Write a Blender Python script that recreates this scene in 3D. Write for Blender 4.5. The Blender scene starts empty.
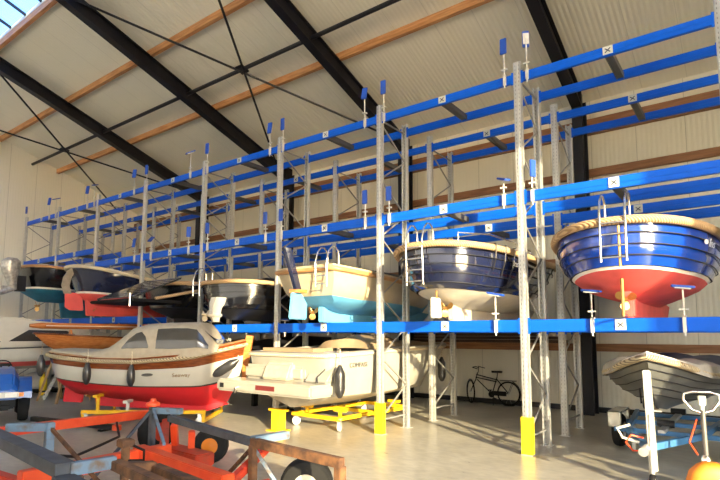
import bpy, bmesh, math, random
from mathutils import Vector, Matrix, Euler
random.seed(7)
PI = math.pi
SC = bpy.context.scene
COL = SC.collection

# ------------------------------------------------------------------ materials
def new_mat(name):
    m = bpy.data.materials.new(name); m.use_nodes = True
    nt = m.node_tree; b = nt.nodes['Principled BSDF']
    return m, nt, b

def mat(name, col, rough=.5, metal=0., coat=0., var=.08, scale=6., bump=0., bscale=40., spec=.5):
    """plain painted / plastic / metal surface with slight procedural colour variation"""
    m, nt, b = new_mat(name)
    tc = nt.nodes.new('ShaderNodeTexCoord')
    n = nt.nodes.new('ShaderNodeTexNoise'); n.inputs['Scale'].default_value = scale; n.inputs['Detail'].default_value = 5
    r = nt.nodes.new('ShaderNodeValToRGB')
    c = Vector(col)
    r.color_ramp.elements[0].color = (*(c*(1-var)), 1); r.color_ramp.elements[1].color = (*(c*(1+var)), 1)
    r.color_ramp.elements[0].position = .3; r.color_ramp.elements[1].position = .7
    nt.links.new(tc.outputs['Object'], n.inputs['Vector'])
    nt.links.new(n.outputs['Fac'], r.inputs['Fac'])
    nt.links.new(r.outputs['Color'], b.inputs['Base Color'])
    b.inputs['Roughness'].default_value = rough; b.inputs['Metallic'].default_value = metal
    b.inputs['Coat Weight'].default_value = coat; b.inputs['Coat Roughness'].default_value = .06
    b.inputs['Specular IOR Level'].default_value = spec
    if bump:
        n2 = nt.nodes.new('ShaderNodeTexNoise'); n2.inputs['Scale'].default_value = bscale
        bp = nt.nodes.new('ShaderNodeBump'); bp.inputs['Strength'].default_value = bump; bp.inputs['Distance'].default_value = .01
        nt.links.new(tc.outputs['Object'], n2.inputs['Vector']); nt.links.new(n2.outputs['Fac'], bp.inputs['Height'])
        nt.links.new(bp.outputs['Normal'], b.inputs['Normal'])
    return m

def mix_mat(name, c1, c2, scale=5., lo=.42, hi=.58, rough=.6, metal=0., stretch=(1,1,1)):
    """two colours in blotches (rust on paint, wood grain with a stretched noise)"""
    m, nt, b = new_mat(name)
    tc = nt.nodes.new('ShaderNodeTexCoord'); mp = nt.nodes.new('ShaderNodeMapping'); mp.inputs['Scale'].default_value = stretch
    n = nt.nodes.new('ShaderNodeTexNoise'); n.inputs['Scale'].default_value = scale; n.inputs['Detail'].default_value = 8
    r = nt.nodes.new('ShaderNodeValToRGB')
    r.color_ramp.elements[0].position = lo; r.color_ramp.elements[1].position = hi
    r.color_ramp.elements[0].color = (*c1, 1); r.color_ramp.elements[1].color = (*c2, 1)
    nt.links.new(tc.outputs['Object'], mp.inputs['Vector']); nt.links.new(mp.outputs['Vector'], n.inputs['Vector'])
    nt.links.new(n.outputs['Fac'], r.inputs['Fac']); nt.links.new(r.outputs['Color'], b.inputs['Base Color'])
    b.inputs['Roughness'].default_value = rough; b.inputs['Metallic'].default_value = metal
    return m

def panel_mat(name, col, axis, joint=1.1, rib=.11, jcol=.7, ribbump=.25):
    """profiled sandwich panel: fine ribs as bump, a thin dark joint every panel width"""
    m, nt, b = new_mat(name)
    tc = nt.nodes.new('ShaderNodeTexCoord'); sp = nt.nodes.new('ShaderNodeSeparateXYZ')
    nt.links.new(tc.outputs['Object'], sp.inputs['Vector'])
    def md(op, a, v=None, link=None):
        n = nt.nodes.new('ShaderNodeMath'); n.operation = op
        nt.links.new(a, n.inputs[0])
        if link is not None: nt.links.new(link, n.inputs[1])
        elif v is not None: n.inputs[1].default_value = v
        return n.outputs[0]
    x = sp.outputs[axis]
    jf = md('FRACT', md('DIVIDE', x, joint)); jm = md('LESS_THAN', jf, .018/joint)
    rf = md('PINGPONG', x, rib/2)
    rm = md('SMOOTH_MIN', rf, rib*.28)
    noise = nt.nodes.new('ShaderNodeTexNoise'); noise.inputs['Scale'].default_value = .7; noise.inputs['Detail'].default_value = 4
    nt.links.new(tc.outputs['Object'], noise.inputs['Vector'])
    c = Vector(col)
    mx = nt.nodes.new('ShaderNodeMix'); mx.data_type = 'RGBA'
    mx.inputs['A'].default_value = (*(c*.95), 1); mx.inputs['B'].default_value = (*(c*1.05), 1)
    nt.links.new(noise.outputs['Fac'], mx.inputs['Factor'])
    mj = nt.nodes.new('ShaderNodeMix'); mj.data_type = 'RGBA'; mj.inputs['B'].default_value = (*(c*jcol), 1)
    nt.links.new(mx.outputs['Result'], mj.inputs['A']); nt.links.new(jm, mj.inputs['Factor'])
    nt.links.new(mj.outputs['Result'], b.inputs['Base Color'])
    bp = nt.nodes.new('ShaderNodeBump'); bp.inputs['Strength'].default_value = ribbump; bp.inputs['Distance'].default_value = 1.
    nt.links.new(rm, bp.inputs['Height']); nt.links.new(bp.outputs['Normal'], b.inputs['Normal'])
    b.inputs['Roughness'].default_value = .55
    return m

def concrete():
    m, nt, b = new_mat('polished_concrete')
    tc = nt.nodes.new('ShaderNodeTexCoord')
    n1 = nt.nodes.new('ShaderNodeTexNoise'); n1.inputs['Scale'].default_value = .55; n1.inputs['Detail'].default_value = 9; n1.inputs['Roughness'].default_value = .65
    n2 = nt.nodes.new('ShaderNodeTexNoise'); n2.inputs['Scale'].default_value = 5; n2.inputs['Detail'].default_value = 8
    mp = nt.nodes.new('ShaderNodeMapping'); mp.inputs['Scale'].default_value = (1, 2.2, 1); mp.inputs['Rotation'].default_value = (0, 0, .9)
    nt.links.new(tc.outputs['Object'], n1.inputs['Vector']); nt.links.new(tc.outputs['Object'], mp.inputs['Vector']); nt.links.new(mp.outputs['Vector'], n2.inputs['Vector'])
    mx = nt.nodes.new('ShaderNodeMath'); mx.operation = 'MULTIPLY_ADD'; mx.inputs[1].default_value = .55
    nt.links.new(n1.outputs['Fac'], mx.inputs[0])
    m2 = nt.nodes.new('ShaderNodeMath'); m2.operation = 'MULTIPLY'; m2.inputs[1].default_value = .45
    nt.links.new(n2.outputs['Fac'], m2.inputs[0]); nt.links.new(m2.outputs[0], mx.inputs[2])
    r = nt.nodes.new('ShaderNodeValToRGB')
    r.color_ramp.elements[0].position = .36; r.color_ramp.elements[1].position = .62
    r.color_ramp.elements[0].color = (.25, .235, .20, 1); r.color_ramp.elements[1].color = (.45, .425, .355, 1)
    nt.links.new(mx.outputs[0], r.inputs['Fac']); nt.links.new(r.outputs['Color'], b.inputs['Base Color'])
    rr = nt.nodes.new('ShaderNodeMapRange'); rr.inputs['To Min'].default_value = .22; rr.inputs['To Max'].default_value = .42
    nt.links.new(n2.outputs['Fac'], rr.inputs['Value']); nt.links.new(rr.outputs['Result'], b.inputs['Roughness'])
    bp = nt.nodes.new('ShaderNodeBump'); bp.inputs['Strength'].default_value = .12; bp.inputs['Distance'].default_value = .01
    nt.links.new(n2.outputs['Fac'], bp.inputs['Height']); nt.links.new(bp.outputs['Normal'], b.inputs['Normal'])
    return m

def rope_mat(name, c1, c2, freq=22.):
    """twisted rope fender: diagonal bands"""
    m, nt, b = new_mat(name)
    tc = nt.nodes.new('ShaderNodeTexCoord')
    w = nt.nodes.new('ShaderNodeTexWave'); w.inputs['Scale'].default_value = freq/6.; w.bands_direction = 'DIAGONAL'; w.inputs['Distortion'].default_value = .6
    r = nt.nodes.new('ShaderNodeValToRGB'); r.color_ramp.elements[0].color = (*c1, 1); r.color_ramp.elements[1].color = (*c2, 1)
    r.color_ramp.elements[0].position = .1; r.color_ramp.elements[1].position = .55
    bp = nt.nodes.new('ShaderNodeBump'); bp.inputs['Strength'].default_value = .5; bp.inputs['Distance'].default_value = .02
    nt.links.new(tc.outputs['Object'], w.inputs['Vector']); nt.links.new(w.outputs['Fac'], r.inputs['Fac'])
    nt.links.new(r.outputs['Color'], b.inputs['Base Color']); nt.links.new(w.outputs['Fac'], bp.inputs['Height']); nt.links.new(bp.outputs['Normal'], b.inputs['Normal'])
    b.inputs['Roughness'].default_value = .7
    return m

def perforated():
    """galvanised upright: rows of dark punched slots down the face"""
    m, nt, b = new_mat('galvanised_perforated')
    tc = nt.nodes.new('ShaderNodeTexCoord'); sp = nt.nodes.new('ShaderNodeSeparateXYZ')
    nt.links.new(tc.outputs['Generated'], sp.inputs['Vector'])
    so = nt.nodes.new('ShaderNodeSeparateXYZ'); nt.links.new(tc.outputs['Object'], so.inputs['Vector'])
    def M(op, a, v=None, b2=None):
        n = nt.nodes.new('ShaderNodeMath'); n.operation = op; nt.links.new(a, n.inputs[0])
        if b2 is not None: nt.links.new(b2, n.inputs[1])
        elif v is not None: n.inputs[1].default_value = v
        return n.outputs[0]
    u = sp.outputs[0]
    # two columns of slots at u=.27 and .73
    du = M('ABSOLUTE', M('SUBTRACT', M('ABSOLUTE', M('SUBTRACT', u, .5)), .24))
    inu = M('LESS_THAN', du, .035)
    zf = M('FRACT', M('DIVIDE', so.outputs[2], .075)); inz = M('LESS_THAN', M('ABSOLUTE', M('SUBTRACT', zf, .5)), .22)
    hole = M('MULTIPLY', inu, None, inz)
    no = nt.nodes.new('ShaderNodeTexNoise'); no.inputs['Scale'].default_value = 9; no.inputs['Detail'].default_value = 5
    nt.links.new(tc.outputs['Object'], no.inputs['Vector'])
    r = nt.nodes.new('ShaderNodeValToRGB'); r.color_ramp.elements[0].color = (.38, .39, .38, 1); r.color_ramp.elements[1].color = (.62, .62, .6, 1)
    nt.links.new(no.outputs['Fac'], r.inputs['Fac'])
    mx = nt.nodes.new('ShaderNodeMix'); mx.data_type = 'RGBA'; mx.inputs['B'].default_value = (.2, .2, .2, 1)
    nt.links.new(r.outputs['Color'], mx.inputs['A']); nt.links.new(hole, mx.inputs['Factor'])
    nt.links.new(mx.outputs['Result'], b.inputs['Base Color'])
    b.inputs['Metallic'].default_value = .55; b.inputs['Roughness'].default_value = .42
    return m

def skylight_glass():
    m, nt, b = new_mat('skylight_pane')
    out = nt.nodes['Material Output']
    t = nt.nodes.new('ShaderNodeBsdfTransparent'); t.inputs['Color'].default_value = (.58, .72, .90, 1)
    g = nt.nodes.new('ShaderNodeBsdfGlossy'); g.inputs['Roughness'].default_value = .05
    mx = nt.nodes.new('ShaderNodeMixShader'); mx.inputs[0].default_value = .06
    nt.links.new(t.outputs[0], mx.inputs[1]); nt.links.new(g.outputs[0], mx.inputs[2]); nt.links.new(mx.outputs[0], out.inputs['Surface'])
    return m

M = {}
M['concrete'] = concrete()
M['wallpanel'] = panel_mat('wall_panel', (.68, .645, .53), 0)
M['gablepanel'] = panel_mat('gable_panel', (.80, .77, .67), 1)
M['roofpanel'] = panel_mat('roof_panel', (.78, .74, .61), 0, joint=1.0, rib=.12, jcol=.85, ribbump=.35)
M['blacksteel'] = mat('black_steel', (.010, .010, .015), .45, 0, spec=.3)
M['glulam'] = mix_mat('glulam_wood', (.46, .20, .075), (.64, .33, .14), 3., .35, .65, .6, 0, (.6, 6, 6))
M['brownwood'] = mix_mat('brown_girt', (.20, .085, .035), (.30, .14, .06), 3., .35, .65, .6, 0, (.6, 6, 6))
M['blackskirt'] = mat('black_skirting', (.015, .015, .015), .5)
M['perf'] = perforated()
M['galv'] = mat('galvanised_steel', (.5, .51, .5), .4, .6, var=.2, scale=14)
M['galvdark'] = mat('galvanised_dull', (.3, .3, .29), .5, .5, var=.15)
M['rackblue'] = mat('rack_blue_paint', (.0006, .092, .60), .42, 0, 0, var=.06, spec=.25)
M['padblue'] = mat('blue_pad_rubber', (.012, .07, .42), .5)
M['tiegrey'] = mat('tie_bar_grey', (.13, .13, .125), .5, .5)
M['plate'] = mat('label_white', (.52, .54, .5), .5, var=.03)
M['ink'] = mat('label_ink', (.03, .04, .08), .6)
M['guard'] = mat('guard_yellow', (.85, .62, .01), .4, 0, .2)
M['jack'] = mat('jack_white_zinc', (.62, .62, .58), .4, .3)
M['glass'] = skylight_glass()
def fill_sheet():
    m, nt, b = new_mat('milky_fill_sheet')
    out = nt.nodes['Material Output']
    t = nt.nodes.new('ShaderNodeBsdfTranslucent'); t.inputs['Color'].default_value = (.82, .81, .80, 1)
    d = nt.nodes.new('ShaderNodeBsdfDiffuse'); d.inputs['Color'].default_value = (.8, .8, .78, 1)
    mx = nt.nodes.new('ShaderNodeMixShader'); mx.inputs[0].default_value = .25
    nt.links.new(t.outputs[0], mx.inputs[1]); nt.links.new(d.outputs[0], mx.inputs[2]); nt.links.new(mx.outputs[0], out.inputs['Surface'])
    return m
M['fill_sheet'] = fill_sheet()

# ------------------------------------------------------------------ mesh builder
class MB:
    def __init__(s): s.bm = bmesh.new()
    def _faces(s, vs, fs):
        v = [s.bm.verts.new(p) for p in vs]
        for f in fs:
            try: s.bm.faces.new([v[i] for i in f])
            except ValueError: pass
        return v
    def box(s, c, d, rot=None):
        hx, hy, hz = d[0]/2, d[1]/2, d[2]/2
        vs = [Vector((x, y, z)) for z in (-hz, hz) for x, y in ((-hx, -hy), (hx, -hy), (hx, hy), (-hx, hy))]
        if rot is not None: vs = [rot @ v for v in vs]
        c = Vector(c)
        s._faces([v+c for v in vs], [(3, 2, 1, 0), (4, 5, 6, 7), (0, 1, 5, 4), (1, 2, 6, 5), (2, 3, 7, 6), (3, 0, 4, 7)])
        return s
    def bbox(s, a, b):
        return s.box([(a[i]+b[i])/2 for i in range(3)], [abs(b[i]-a[i]) for i in range(3)])
    def bar(s, p0, p1, w, h, up=(0, 0, 1)):
        p0, p1 = Vector(p0), Vector(p1); d = (p1-p0).normalized(); u = Vector(up)
        sd = d.cross(u)
        if sd.length < 1e-4: sd = d.cross(Vector((1, 0, 0)))
        sd.normalize(); u = sd.cross(d).normalized()
        q = []
        for p in (p0, p1):
            q += [p-sd*w/2-u*h/2, p+sd*w/2-u*h/2, p+sd*w/2+u*h/2, p-sd*w/2+u*h/2]
        s._faces(q, [(0, 3, 2, 1), (4, 5, 6, 7), (0, 1, 5, 4), (1, 2, 6, 5), (2, 3, 7, 6), (3, 0, 4, 7)])
        return s
    def tube(s, pts, r, seg=8, closed=False):
        pts = [Vector(p) for p in pts]; n = len(pts)
        rr = r if isinstance(r, (list, tuple)) else [r]*n
        def tang(i):
            if closed: return (pts[(i+1) % n]-pts[i-1]).normalized()
            return (pts[min(i+1, n-1)]-pts[max(i-1, 0)]).normalized()
        t = tang(0); a = t.orthogonal().normalized(); rings = []
        for i in range(n):
            t2 = tang(i); a = (a - t2*a.dot(t2))
            if a.length < 1e-6: a = t2.orthogonal()
            a.normalize(); b = t2.cross(a)
            rings.append([s.bm.verts.new(pts[i]+(a*math.cos(2*PI*k/seg)+b*math.sin(2*PI*k/seg))*rr[i]) for k in range(seg)])
        for i in range(n if closed else n-1):
            A, B = rings[i], rings[(i+1) % n]
            off = 0
            if closed and i == n-1:
                off = min(range(seg), key=lambda o: sum((A[k].co-B[(k+o) % seg].co).length for k in range(seg)))
            for k in range(seg):
                s.bm.faces.new((A[k], A[(k+1) % seg], B[(k+1+off) % seg], B[(k+off) % seg]))
        if not closed:
            s.bm.faces.new(rings[0][::-1]); s.bm.faces.new(rings[-1])
        return s
    def lathe(s, prof, org=(0, 0, 0), axis=(0, 0, 1), seg=20):
        ax = Vector(axis).normalized(); a = ax.orthogonal().normalized(); b = ax.cross(a); org = Vector(org); rings = []
        for r, h in prof:
            rings.append([s.bm.verts.new(org+ax*h+(a*math.cos(2*PI*k/seg)+b*math.sin(2*PI*k/seg))*max(r, 1e-4)) for k in range(seg)])
        for A, B in zip(rings, rings[1:]):
            for k in range(seg): s.bm.faces.new((A[k], A[(k+1) % seg], B[(k+1) % seg], B[k]))
        s.bm.faces.new(rings[0][::-1]); s.bm.faces.new(rings[-1])
        return s
    def prism(s, poly, ext):
        """closed polygon of 3-D points extruded by vector ext"""
        ext = Vector(ext); n = len(poly)
        s._faces([Vector(p)-ext/2 for p in poly]+[Vector(p)+ext/2 for p in poly],
                 [tuple(range(n))[::-1], tuple(range(n, 2*n))]+[(i, (i+1) % n, (i+1) % n+n, i+n) for i in range(n)])
        return s
    def loft(s, rings, cap=True, closed=True):
        R = [[s.bm.verts.new(Vector(p)) for p in r] for r in rings]; n = len(R[0])
        for A, B in zip(R, R[1:]):
            for k in range(n if closed else n-1):
                try: s.bm.faces.new((A[k], A[(k+1) % n], B[(k+1) % n], B[k]))
                except ValueError: pass
        if cap:
            for r in (R[0][::-1], R[-1]):
                try: s.bm.faces.new(r)
                except ValueError: pass
        return s
    def build(s, name, m, parent=None, smooth=False, angle=32, bevel=0, xf=None):
        bm = s.bm
        if xf is not None: bmesh.ops.transform(bm, matrix=xf, verts=bm.verts)
        bmesh.ops.recalc_face_normals(bm, faces=bm.faces)
        if bevel:
            bmesh.ops.bevel(bm, geom=[e for e in bm.edges if len(e.link_faces) == 2 and e.calc_face_angle(0) > .6], offset=bevel, segments=2, affect='EDGES', clamp_overlap=True)
        if smooth:
            for f in bm.faces: f.smooth = True
            lim = math.radians(angle)
            for e in bm.edges:
                if len(e.link_faces) == 2 and e.calc_face_angle(0) > lim: e.smooth = False
        me = bpy.data.meshes.new(name); bm.to_mesh(me); bm.free()
        o = bpy.data.objects.new(name, me); COL.objects.link(o)
        me.materials.append(M[m] if isinstance(m, str) else m)
        if parent is not None: o.parent = parent
        return o

def tag(o, label=None, cat=None, group=None, kind=None):
    if label: o['label'] = label
    if cat: o['category'] = cat
    if group: o['group'] = group
    if kind: o['kind'] = kind
    return o

def thing(name, label, cat, loc=(0, 0, 0), rz=0, group=None):
    o = bpy.data.objects.new(name, None); COL.objects.link(o)
    o.location = loc; o.rotation_euler = (0, 0, rz); o.empty_display_size = .2
    return tag(o, label, cat, group)

def copy_tree(o, parent=None):
    c = o.copy(); COL.objects.link(c)
    if parent is not None: c.parent = parent
    for ch in [x for x in o.children]: copy_tree(ch, c)
    return c

def text(name, s, loc, right, up, size, m, parent=None, depth=.003):
    """lettering as a flat mesh lying on the plane spanned by right/up"""
    cu = bpy.data.curves.new(name, 'FONT'); cu.body = s; cu.size = size; cu.extrude = depth; cu.align_x = 'CENTER'; cu.align_y = 'CENTER'
    tmp = bpy.data.objects.new('tmp', cu); COL.objects.link(tmp)
    me = bpy.data.meshes.new_from_object(tmp); bpy.data.objects.remove(tmp)
    r = Vector(right).normalized(); u = Vector(up); u = (u-r*u.dot(r)).normalized(); n = r.cross(u)
    mw = Matrix(((r.x, u.x, n.x, loc[0]), (r.y, u.y, n.y, loc[1]), (r.z, u.z, n.z, loc[2]), (0, 0, 0, 1)))
    me.transform(mw); me.name = name
    me.materials.clear(); me.materials.append(M[m])
    o = bpy.data.objects.new(name, me); COL.objects.link(o)
    if parent is not None: o.parent = parent
    return o

def lerp(tab, x):
    if x <= tab[0][0]: return tab[0][1]
    for (a, p), (b, q) in zip(tab, tab[1:]):
        if x <= b: return p+(q-p)*(x-a)/(b-a)
    return tab[-1][1]
def smooth01(t): t = max(0, min(1, t)); return t*t*(3-2*t)

# ------------------------------------------------------------------ camera
H = 1.961
cam = bpy.data.cameras.new('camera'); co = bpy.data.objects.new('camera', cam); COL.objects.link(co)
cam.sensor_width = 36; cam.lens = 524.043/720*36; cam.shift_y = (282.206-240)/720; cam.clip_end = 300; cam.clip_start = .05
yaw, pit, rol = math.radians(36.921), math.radians(5.856), math.radians(.189)
F = Vector((-math.sin(yaw)*math.cos(pit), math.cos(yaw)*math.cos(pit), math.sin(pit)))
R = Vector((math.cos(yaw), math.sin(yaw), 0)); U = R.cross(F)
R2 = R*math.cos(rol)+U*math.sin(rol); U2 = -R*math.sin(rol)+U*math.cos(rol)
co.matrix_world = Matrix(((R2.x, U2.x, -F.x, 0), (R2.y, U2.y, -F.y, 0), (R2.z, U2.z, -F.z, H), (0, 0, 0, 1)))
SC.camera = co

# ------------------------------------------------------------------ building
XL, XR, YB, YF, YR = -26.2, 7.3, 14.9, -7.5, 3.7      # gables, back wall, front wall, ridge
SL = .34
def roofz(y): return 8.70+SL*(14.1-y)                   # underside of the roof panels on the back slope
ZR = roofz(YR)
def st(o, label=None): return tag(o, label, None, None, 'structure')
st(MB().bbox((XL-.2, YF-.2, -.2), (XR+14, YB+.2, 0)).build('floor', 'concrete'))
st(MB().bbox((XL-.2, YB, 0), (XR+.2, YB+.12, roofz(YB)+.1)).build('wall_back', 'wallpanel'))
gab = [(YF, 0), (YB+.1, 0), (YB+.1, roofz(YB)), (YR, ZR), (YF, ZR-SL*(YR-YF))]
st(MB().prism([(XL-.06, y, z) for y, z in gab], (.12, 0, 0)).build('wall_left', 'gablepanel'))
ZE = ZR-SL*(YR-YF)
WB0, WB1 = 2.4, 7.9                                      # translucent band added to the unseen front wall to give fill light
w = MB(); w.bbox((XL-.2, YF-.12, 0), (XR+.2, YF, WB0)); w.bbox((XL-.2, YF-.12, WB1), (XR+.2, YF, ZE+.1))
st(w.build('wall_front', 'wallpanel'))
fill_band = st(MB().prism([(XL-.2, YF-.06, WB0), (XR+.2, YF-.06, WB0), (XR+.2, YF-.06, WB1), (XL-.2, YF-.06, WB1)], (0, .001, 0)).build('added_fill_band', 'fill_sheet'), 'milky translucent band added along the front wall for fill light')
w = MB()
for k in range(18): w.bbox((XL+.5+1.95*k, YF-.04, WB0), (XL+.56+1.95*k, YF, WB1))
w.build('fill_band_bar', 'blacksteel', fill_band)
# right gable with the tall boat door standing open
D0, D1, DH = -3.6, 3.3, 8.4
w = MB()
zf = lambda y: ZR-SL*abs(y-YR)
x = XR+.06
w.prism([(x, YF, 0), (x, D0, 0), (x, D0, zf(D0)), (x, YF, zf(YF))], (.12, 0, 0))
w.prism([(x, D1, 0), (x, YB, 0), (x, YB, zf(YB)), (x, YR, ZR), (x, D1, zf(D1))], (.12, 0, 0))
w.prism([(x, D0, DH), (x, D1, DH), (x, D1, zf(D1)), (x, D0, zf(D0))], (.12, 0, 0))
st(w.build('wall_right', 'gablepanel'))
SK = 5.85                                               # lower edge of the ridge skylight
c = MB()
c.prism([(0, SK, roofz(SK)), (0, YB+.2, roofz(YB+.2)), (0, YB+.2, roofz(YB+.2)+.12), (0, SK, roofz(SK)+.12)], (XR-XL+.4, 0, 0))
st(c.build('ceiling', 'roofpanel', xf=Matrix.Translation(((XL+XR)/2, 0, 0))))
c = MB()
c.prism([(0, YF-.2, zf(YF-.2)), (0, YR, ZR), (0, YR, ZR+.12), (0, YF-.2, zf(YF-.2)+.12)], (XR-XL+.4, 0, 0))
st(c.build('ceiling_front', 'roofpanel', xf=Matrix.Translation(((XL+XR)/2, 0, 0))))
g = MB(); g.prism([(0, YR, ZR+.1), (0, SK, roofz(SK)+.1), (0, SK, roofz(SK)+.112), (0, YR, ZR+.112)], (XR-XL+.2, 0, 0))
win = st(g.build('window_1', 'glass', xf=Matrix.Translation(((XL+XR)/2, 0, 0))), 'long ridge skylight of clear panes over the hall')
g = MB()
for k in range(int((XR-XL)/1.1)+1):
    xx = XL+.35+k*1.1
    g.bar((xx, YR, ZR+.06), (xx, SK, roofz(SK)+.06), .05, .08)
g.build('glazing_bar', 'blacksteel', win)
RX = [-19.8, -14.4, -8.95, -3.45, 2.0]
def under(y): return 8.05+SL*(14.1-y)
for X in RX:
    a = MB()
    for y0, y1, f in ((14.15, YR, under), (YR, YF+.7, lambda y: under(YR)-SL*(YR-y))):
        z0, z1 = f(y0), f(y1)
        a.bar((X, y0, z0+.02), (X, y1, z1+.02), .26, .04)
        a.bar((X, y0, z0+.22), (X, y1, z1+.22), .09, .4)
        a.bar((X, y0, z0+.43), (X, y1, z1+.43), .26, .04)
    st(a.build('rafter', 'blacksteel'), 'black steel rafter under the roof panels')
    a = MB()
    a.bbox((X-.13, 14.14, 0), (X+.13, 14.18, 8.5)); a.bbox((X-.05, 14.18, 0), (X+.05, 14.6, 8.55)); a.bbox((X-.13, 14.6, 0), (X+.13, 14.64, 8.3))
    st(a.build('column', 'blacksteel'), 'black steel column standing at the back wall')
for y in (SK+.06, 8.35, 10.8):
    a = MB(); a.bar((XL, y, roofz(y)-.10), (XR, y, roofz(y)-.10), .12, .2)
    st(a.build('purlin', 'glulam'), 'orange wooden purlin running under the roof panels')
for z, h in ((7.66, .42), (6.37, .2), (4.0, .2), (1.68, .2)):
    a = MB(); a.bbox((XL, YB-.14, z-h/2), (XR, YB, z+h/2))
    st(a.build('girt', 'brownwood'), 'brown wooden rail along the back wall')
a = MB(); a.bbox((XL, YB-.04, 0), (XR, YB, .14)); st(a.build('baseboard_back', 'blackskirt'))
a = MB(); a.bbox((XL, YF, 0), (XL+.04, YB, .14)); st(a.build('baseboard_left', 'blackskirt'))
ym = 9.7; zm = under(ym)+.24
a = MB(); a.tube([(XL, ym, zm), (XR, ym, zm)], .06, 10); st(a.build('strut', 'blacksteel'), 'black tubular strut between the rafters')
for x0, x1 in ((-14.4, -8.95), (XL, -19.8)):
    for s in (0, 1):
        ya, yb = (5.7, 13.9)
        p0 = Vector((x0 if not s else x1, ya, under(ya)+.2)); p1 = Vector((x1 if not s else x0, yb, under(yb)+.2))
        a = MB(); a.tube([p0, p1], .035, 8); st(a.build('wind_brace', 'blacksteel'), 'thin black diagonal wind brace under the roof')
    xm = (x0+x1)/2
    a = MB(); a.box((xm, ym, zm), (.3, .3, .04), Matrix.Rotation(math.atan(-SL), 3, 'X')); st(a.build('brace_plate', 'blacksteel'), 'black gusset plate where the wind braces cross')

# ------------------------------------------------------------------ boat racks
def PX(k): return -.142-3*k
YY = (8.875, 9.863, 11.023, 12.104)
def zlow(b): return 2.145 if b <= 4 else 2.45
def zmid(b): return 4.38 if b <= 5 else 4.88
ZT = 6.57
NB = 8
def post_mb(x, y, h, face):
    a = MB()
    a.bbox((x-.06, y, .01), (x+.06, y+.012*face, h))
    for s in (-1, 1):
        a.bbox((x+s*.06-.006, y, .01), (x+s*.06+.006, y+.085*face, h))
        a.bbox((x+s*.06, y+.075*face, .01), (x+s*.035, y+.087*face, h))
    a.bbox((x-.018, y-.012*face, .01), (x+.018, y, h))
    return a
def rack(name, label, rows, guard):
    ox, oy = PX(0), rows[0]
    t = thing(name, label, 'storage rack', (ox, oy, 0))
    for k in range(NB+1):
        x = -3*k
        fr = None
        for ri, yy in enumerate(rows):
            h = 6.86 if ri == 0 else 6.77
            y = yy-oy
            po = post_mb(x, y-.045 if ri == 0 else y+.045, h, 1 if ri == 0 else -1).build('upright', 'perf', t)
            MB().bbox((x-.1, y-.09, 0), (x+.1, y+.1, .012)).build('foot_plate', 'galv', po)
            if guard and ri == 0 and k <= 2:
                g = MB()
                g.bbox((x-.085, y-.075, .012), (x+.085, y-.06, .62))
                for s in (-1, 1): g.bbox((x+s*.085-.008, y-.075, .012), (x+s*.085+.008, y+.05, .62))
                g.build('post_guard', 'guard', po, bevel=.006)
        y0, y1 = .0, rows[1]-oy
        a = MB(); z = .3; s = 0
        if k % 1 == 0:
            a.bar((x, y0, .28), (x, y1, .28), .022, .03)
        while z < 6.3:
            za, zb = z, min(z+.62, 6.55)
            a.bar((x, y0 if not s else y1, za), (x, y1 if not s else y0, zb),   .022, .03)
            z = zb; s = 1-s
        a.bar((x, y0, 6.55), (x, y1, 6.55), .022, .03)
        a.build('frame_bracing', 'galvdark', t)
    for b in range(NB):
        x0, x1 = -3*b-.065, -3*(b+1)+.065
        for lvl, zc, hh in (('low', zlow(b), .2), ('mid', zmid(b), .19), ('top', ZT, .16)):
            for ri, yy in enumerate(rows):
                y = yy-oy
                a = MB()
                a.bbox((x1, y-.03, zc-hh/2), (x0, y+.03, zc+hh/2))
                # rolled step along the face
                a.bbox((x1, y-.038, zc-hh*.05), (x0, y-.03, zc+hh*.3)); a.bbox((x1, y-.036, zc-hh*.42), (x0, y-.03, zc-hh*.2))
                bo = a.build('beam', 'rackblue', t)
                for xx in (x0+.03, x1-.03):
                    pass
                if ri == 0:
                    xm = (x0+x1)/2
                    pl = MB().bbox((xm-.075, y-.05, zc-hh*.40), (xm+.075, y-.038, zc+hh*.44)).build('label_plate', 'plate', bo)
                    xs = MB()
                    for s in (-1, 1): xs.bar((xm-.04, y-.051, zc-.035*s), (xm+.04, y-.051, zc+.035*s), .004, .016, up=(0, 0, 1))
                    xs.build('cross_mark', 'ink', pl)
                if b < 6 or ri == 0:
                    for xx in (x0-.02, x1+.02): MB().bbox((xx-.02, y-.042, zc-hh/2-.04), (xx+.02, y-.03, zc+hh/2+.03)).build('end_connector', 'rackblue', bo)
            xm = (x0+x1)/2
            a = MB(); a.bbox((xm-.06, .03, zc-.06), (xm+.06, rows[1]-oy-.03, zc+.03)); a.bbox((xm-.06, .03, zc-.075), (xm-.05, rows[1]-oy-.03, zc-.06)); a.bbox((xm+.05, .03, zc-.075), (xm+.06, rows[1]-oy-.03, zc-.06))
            a.build('tie_bar', 'tiegrey', t)
    return t
rack('front_storage_rack', 'tall galvanised rack with blue beams and yellow post guards, the run facing the open floor', YY[:2], True)
rack('rear_storage_rack', 'galvanised rack with blue beams, the second run standing behind near the panelled back wall', YY[2:], False)

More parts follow.
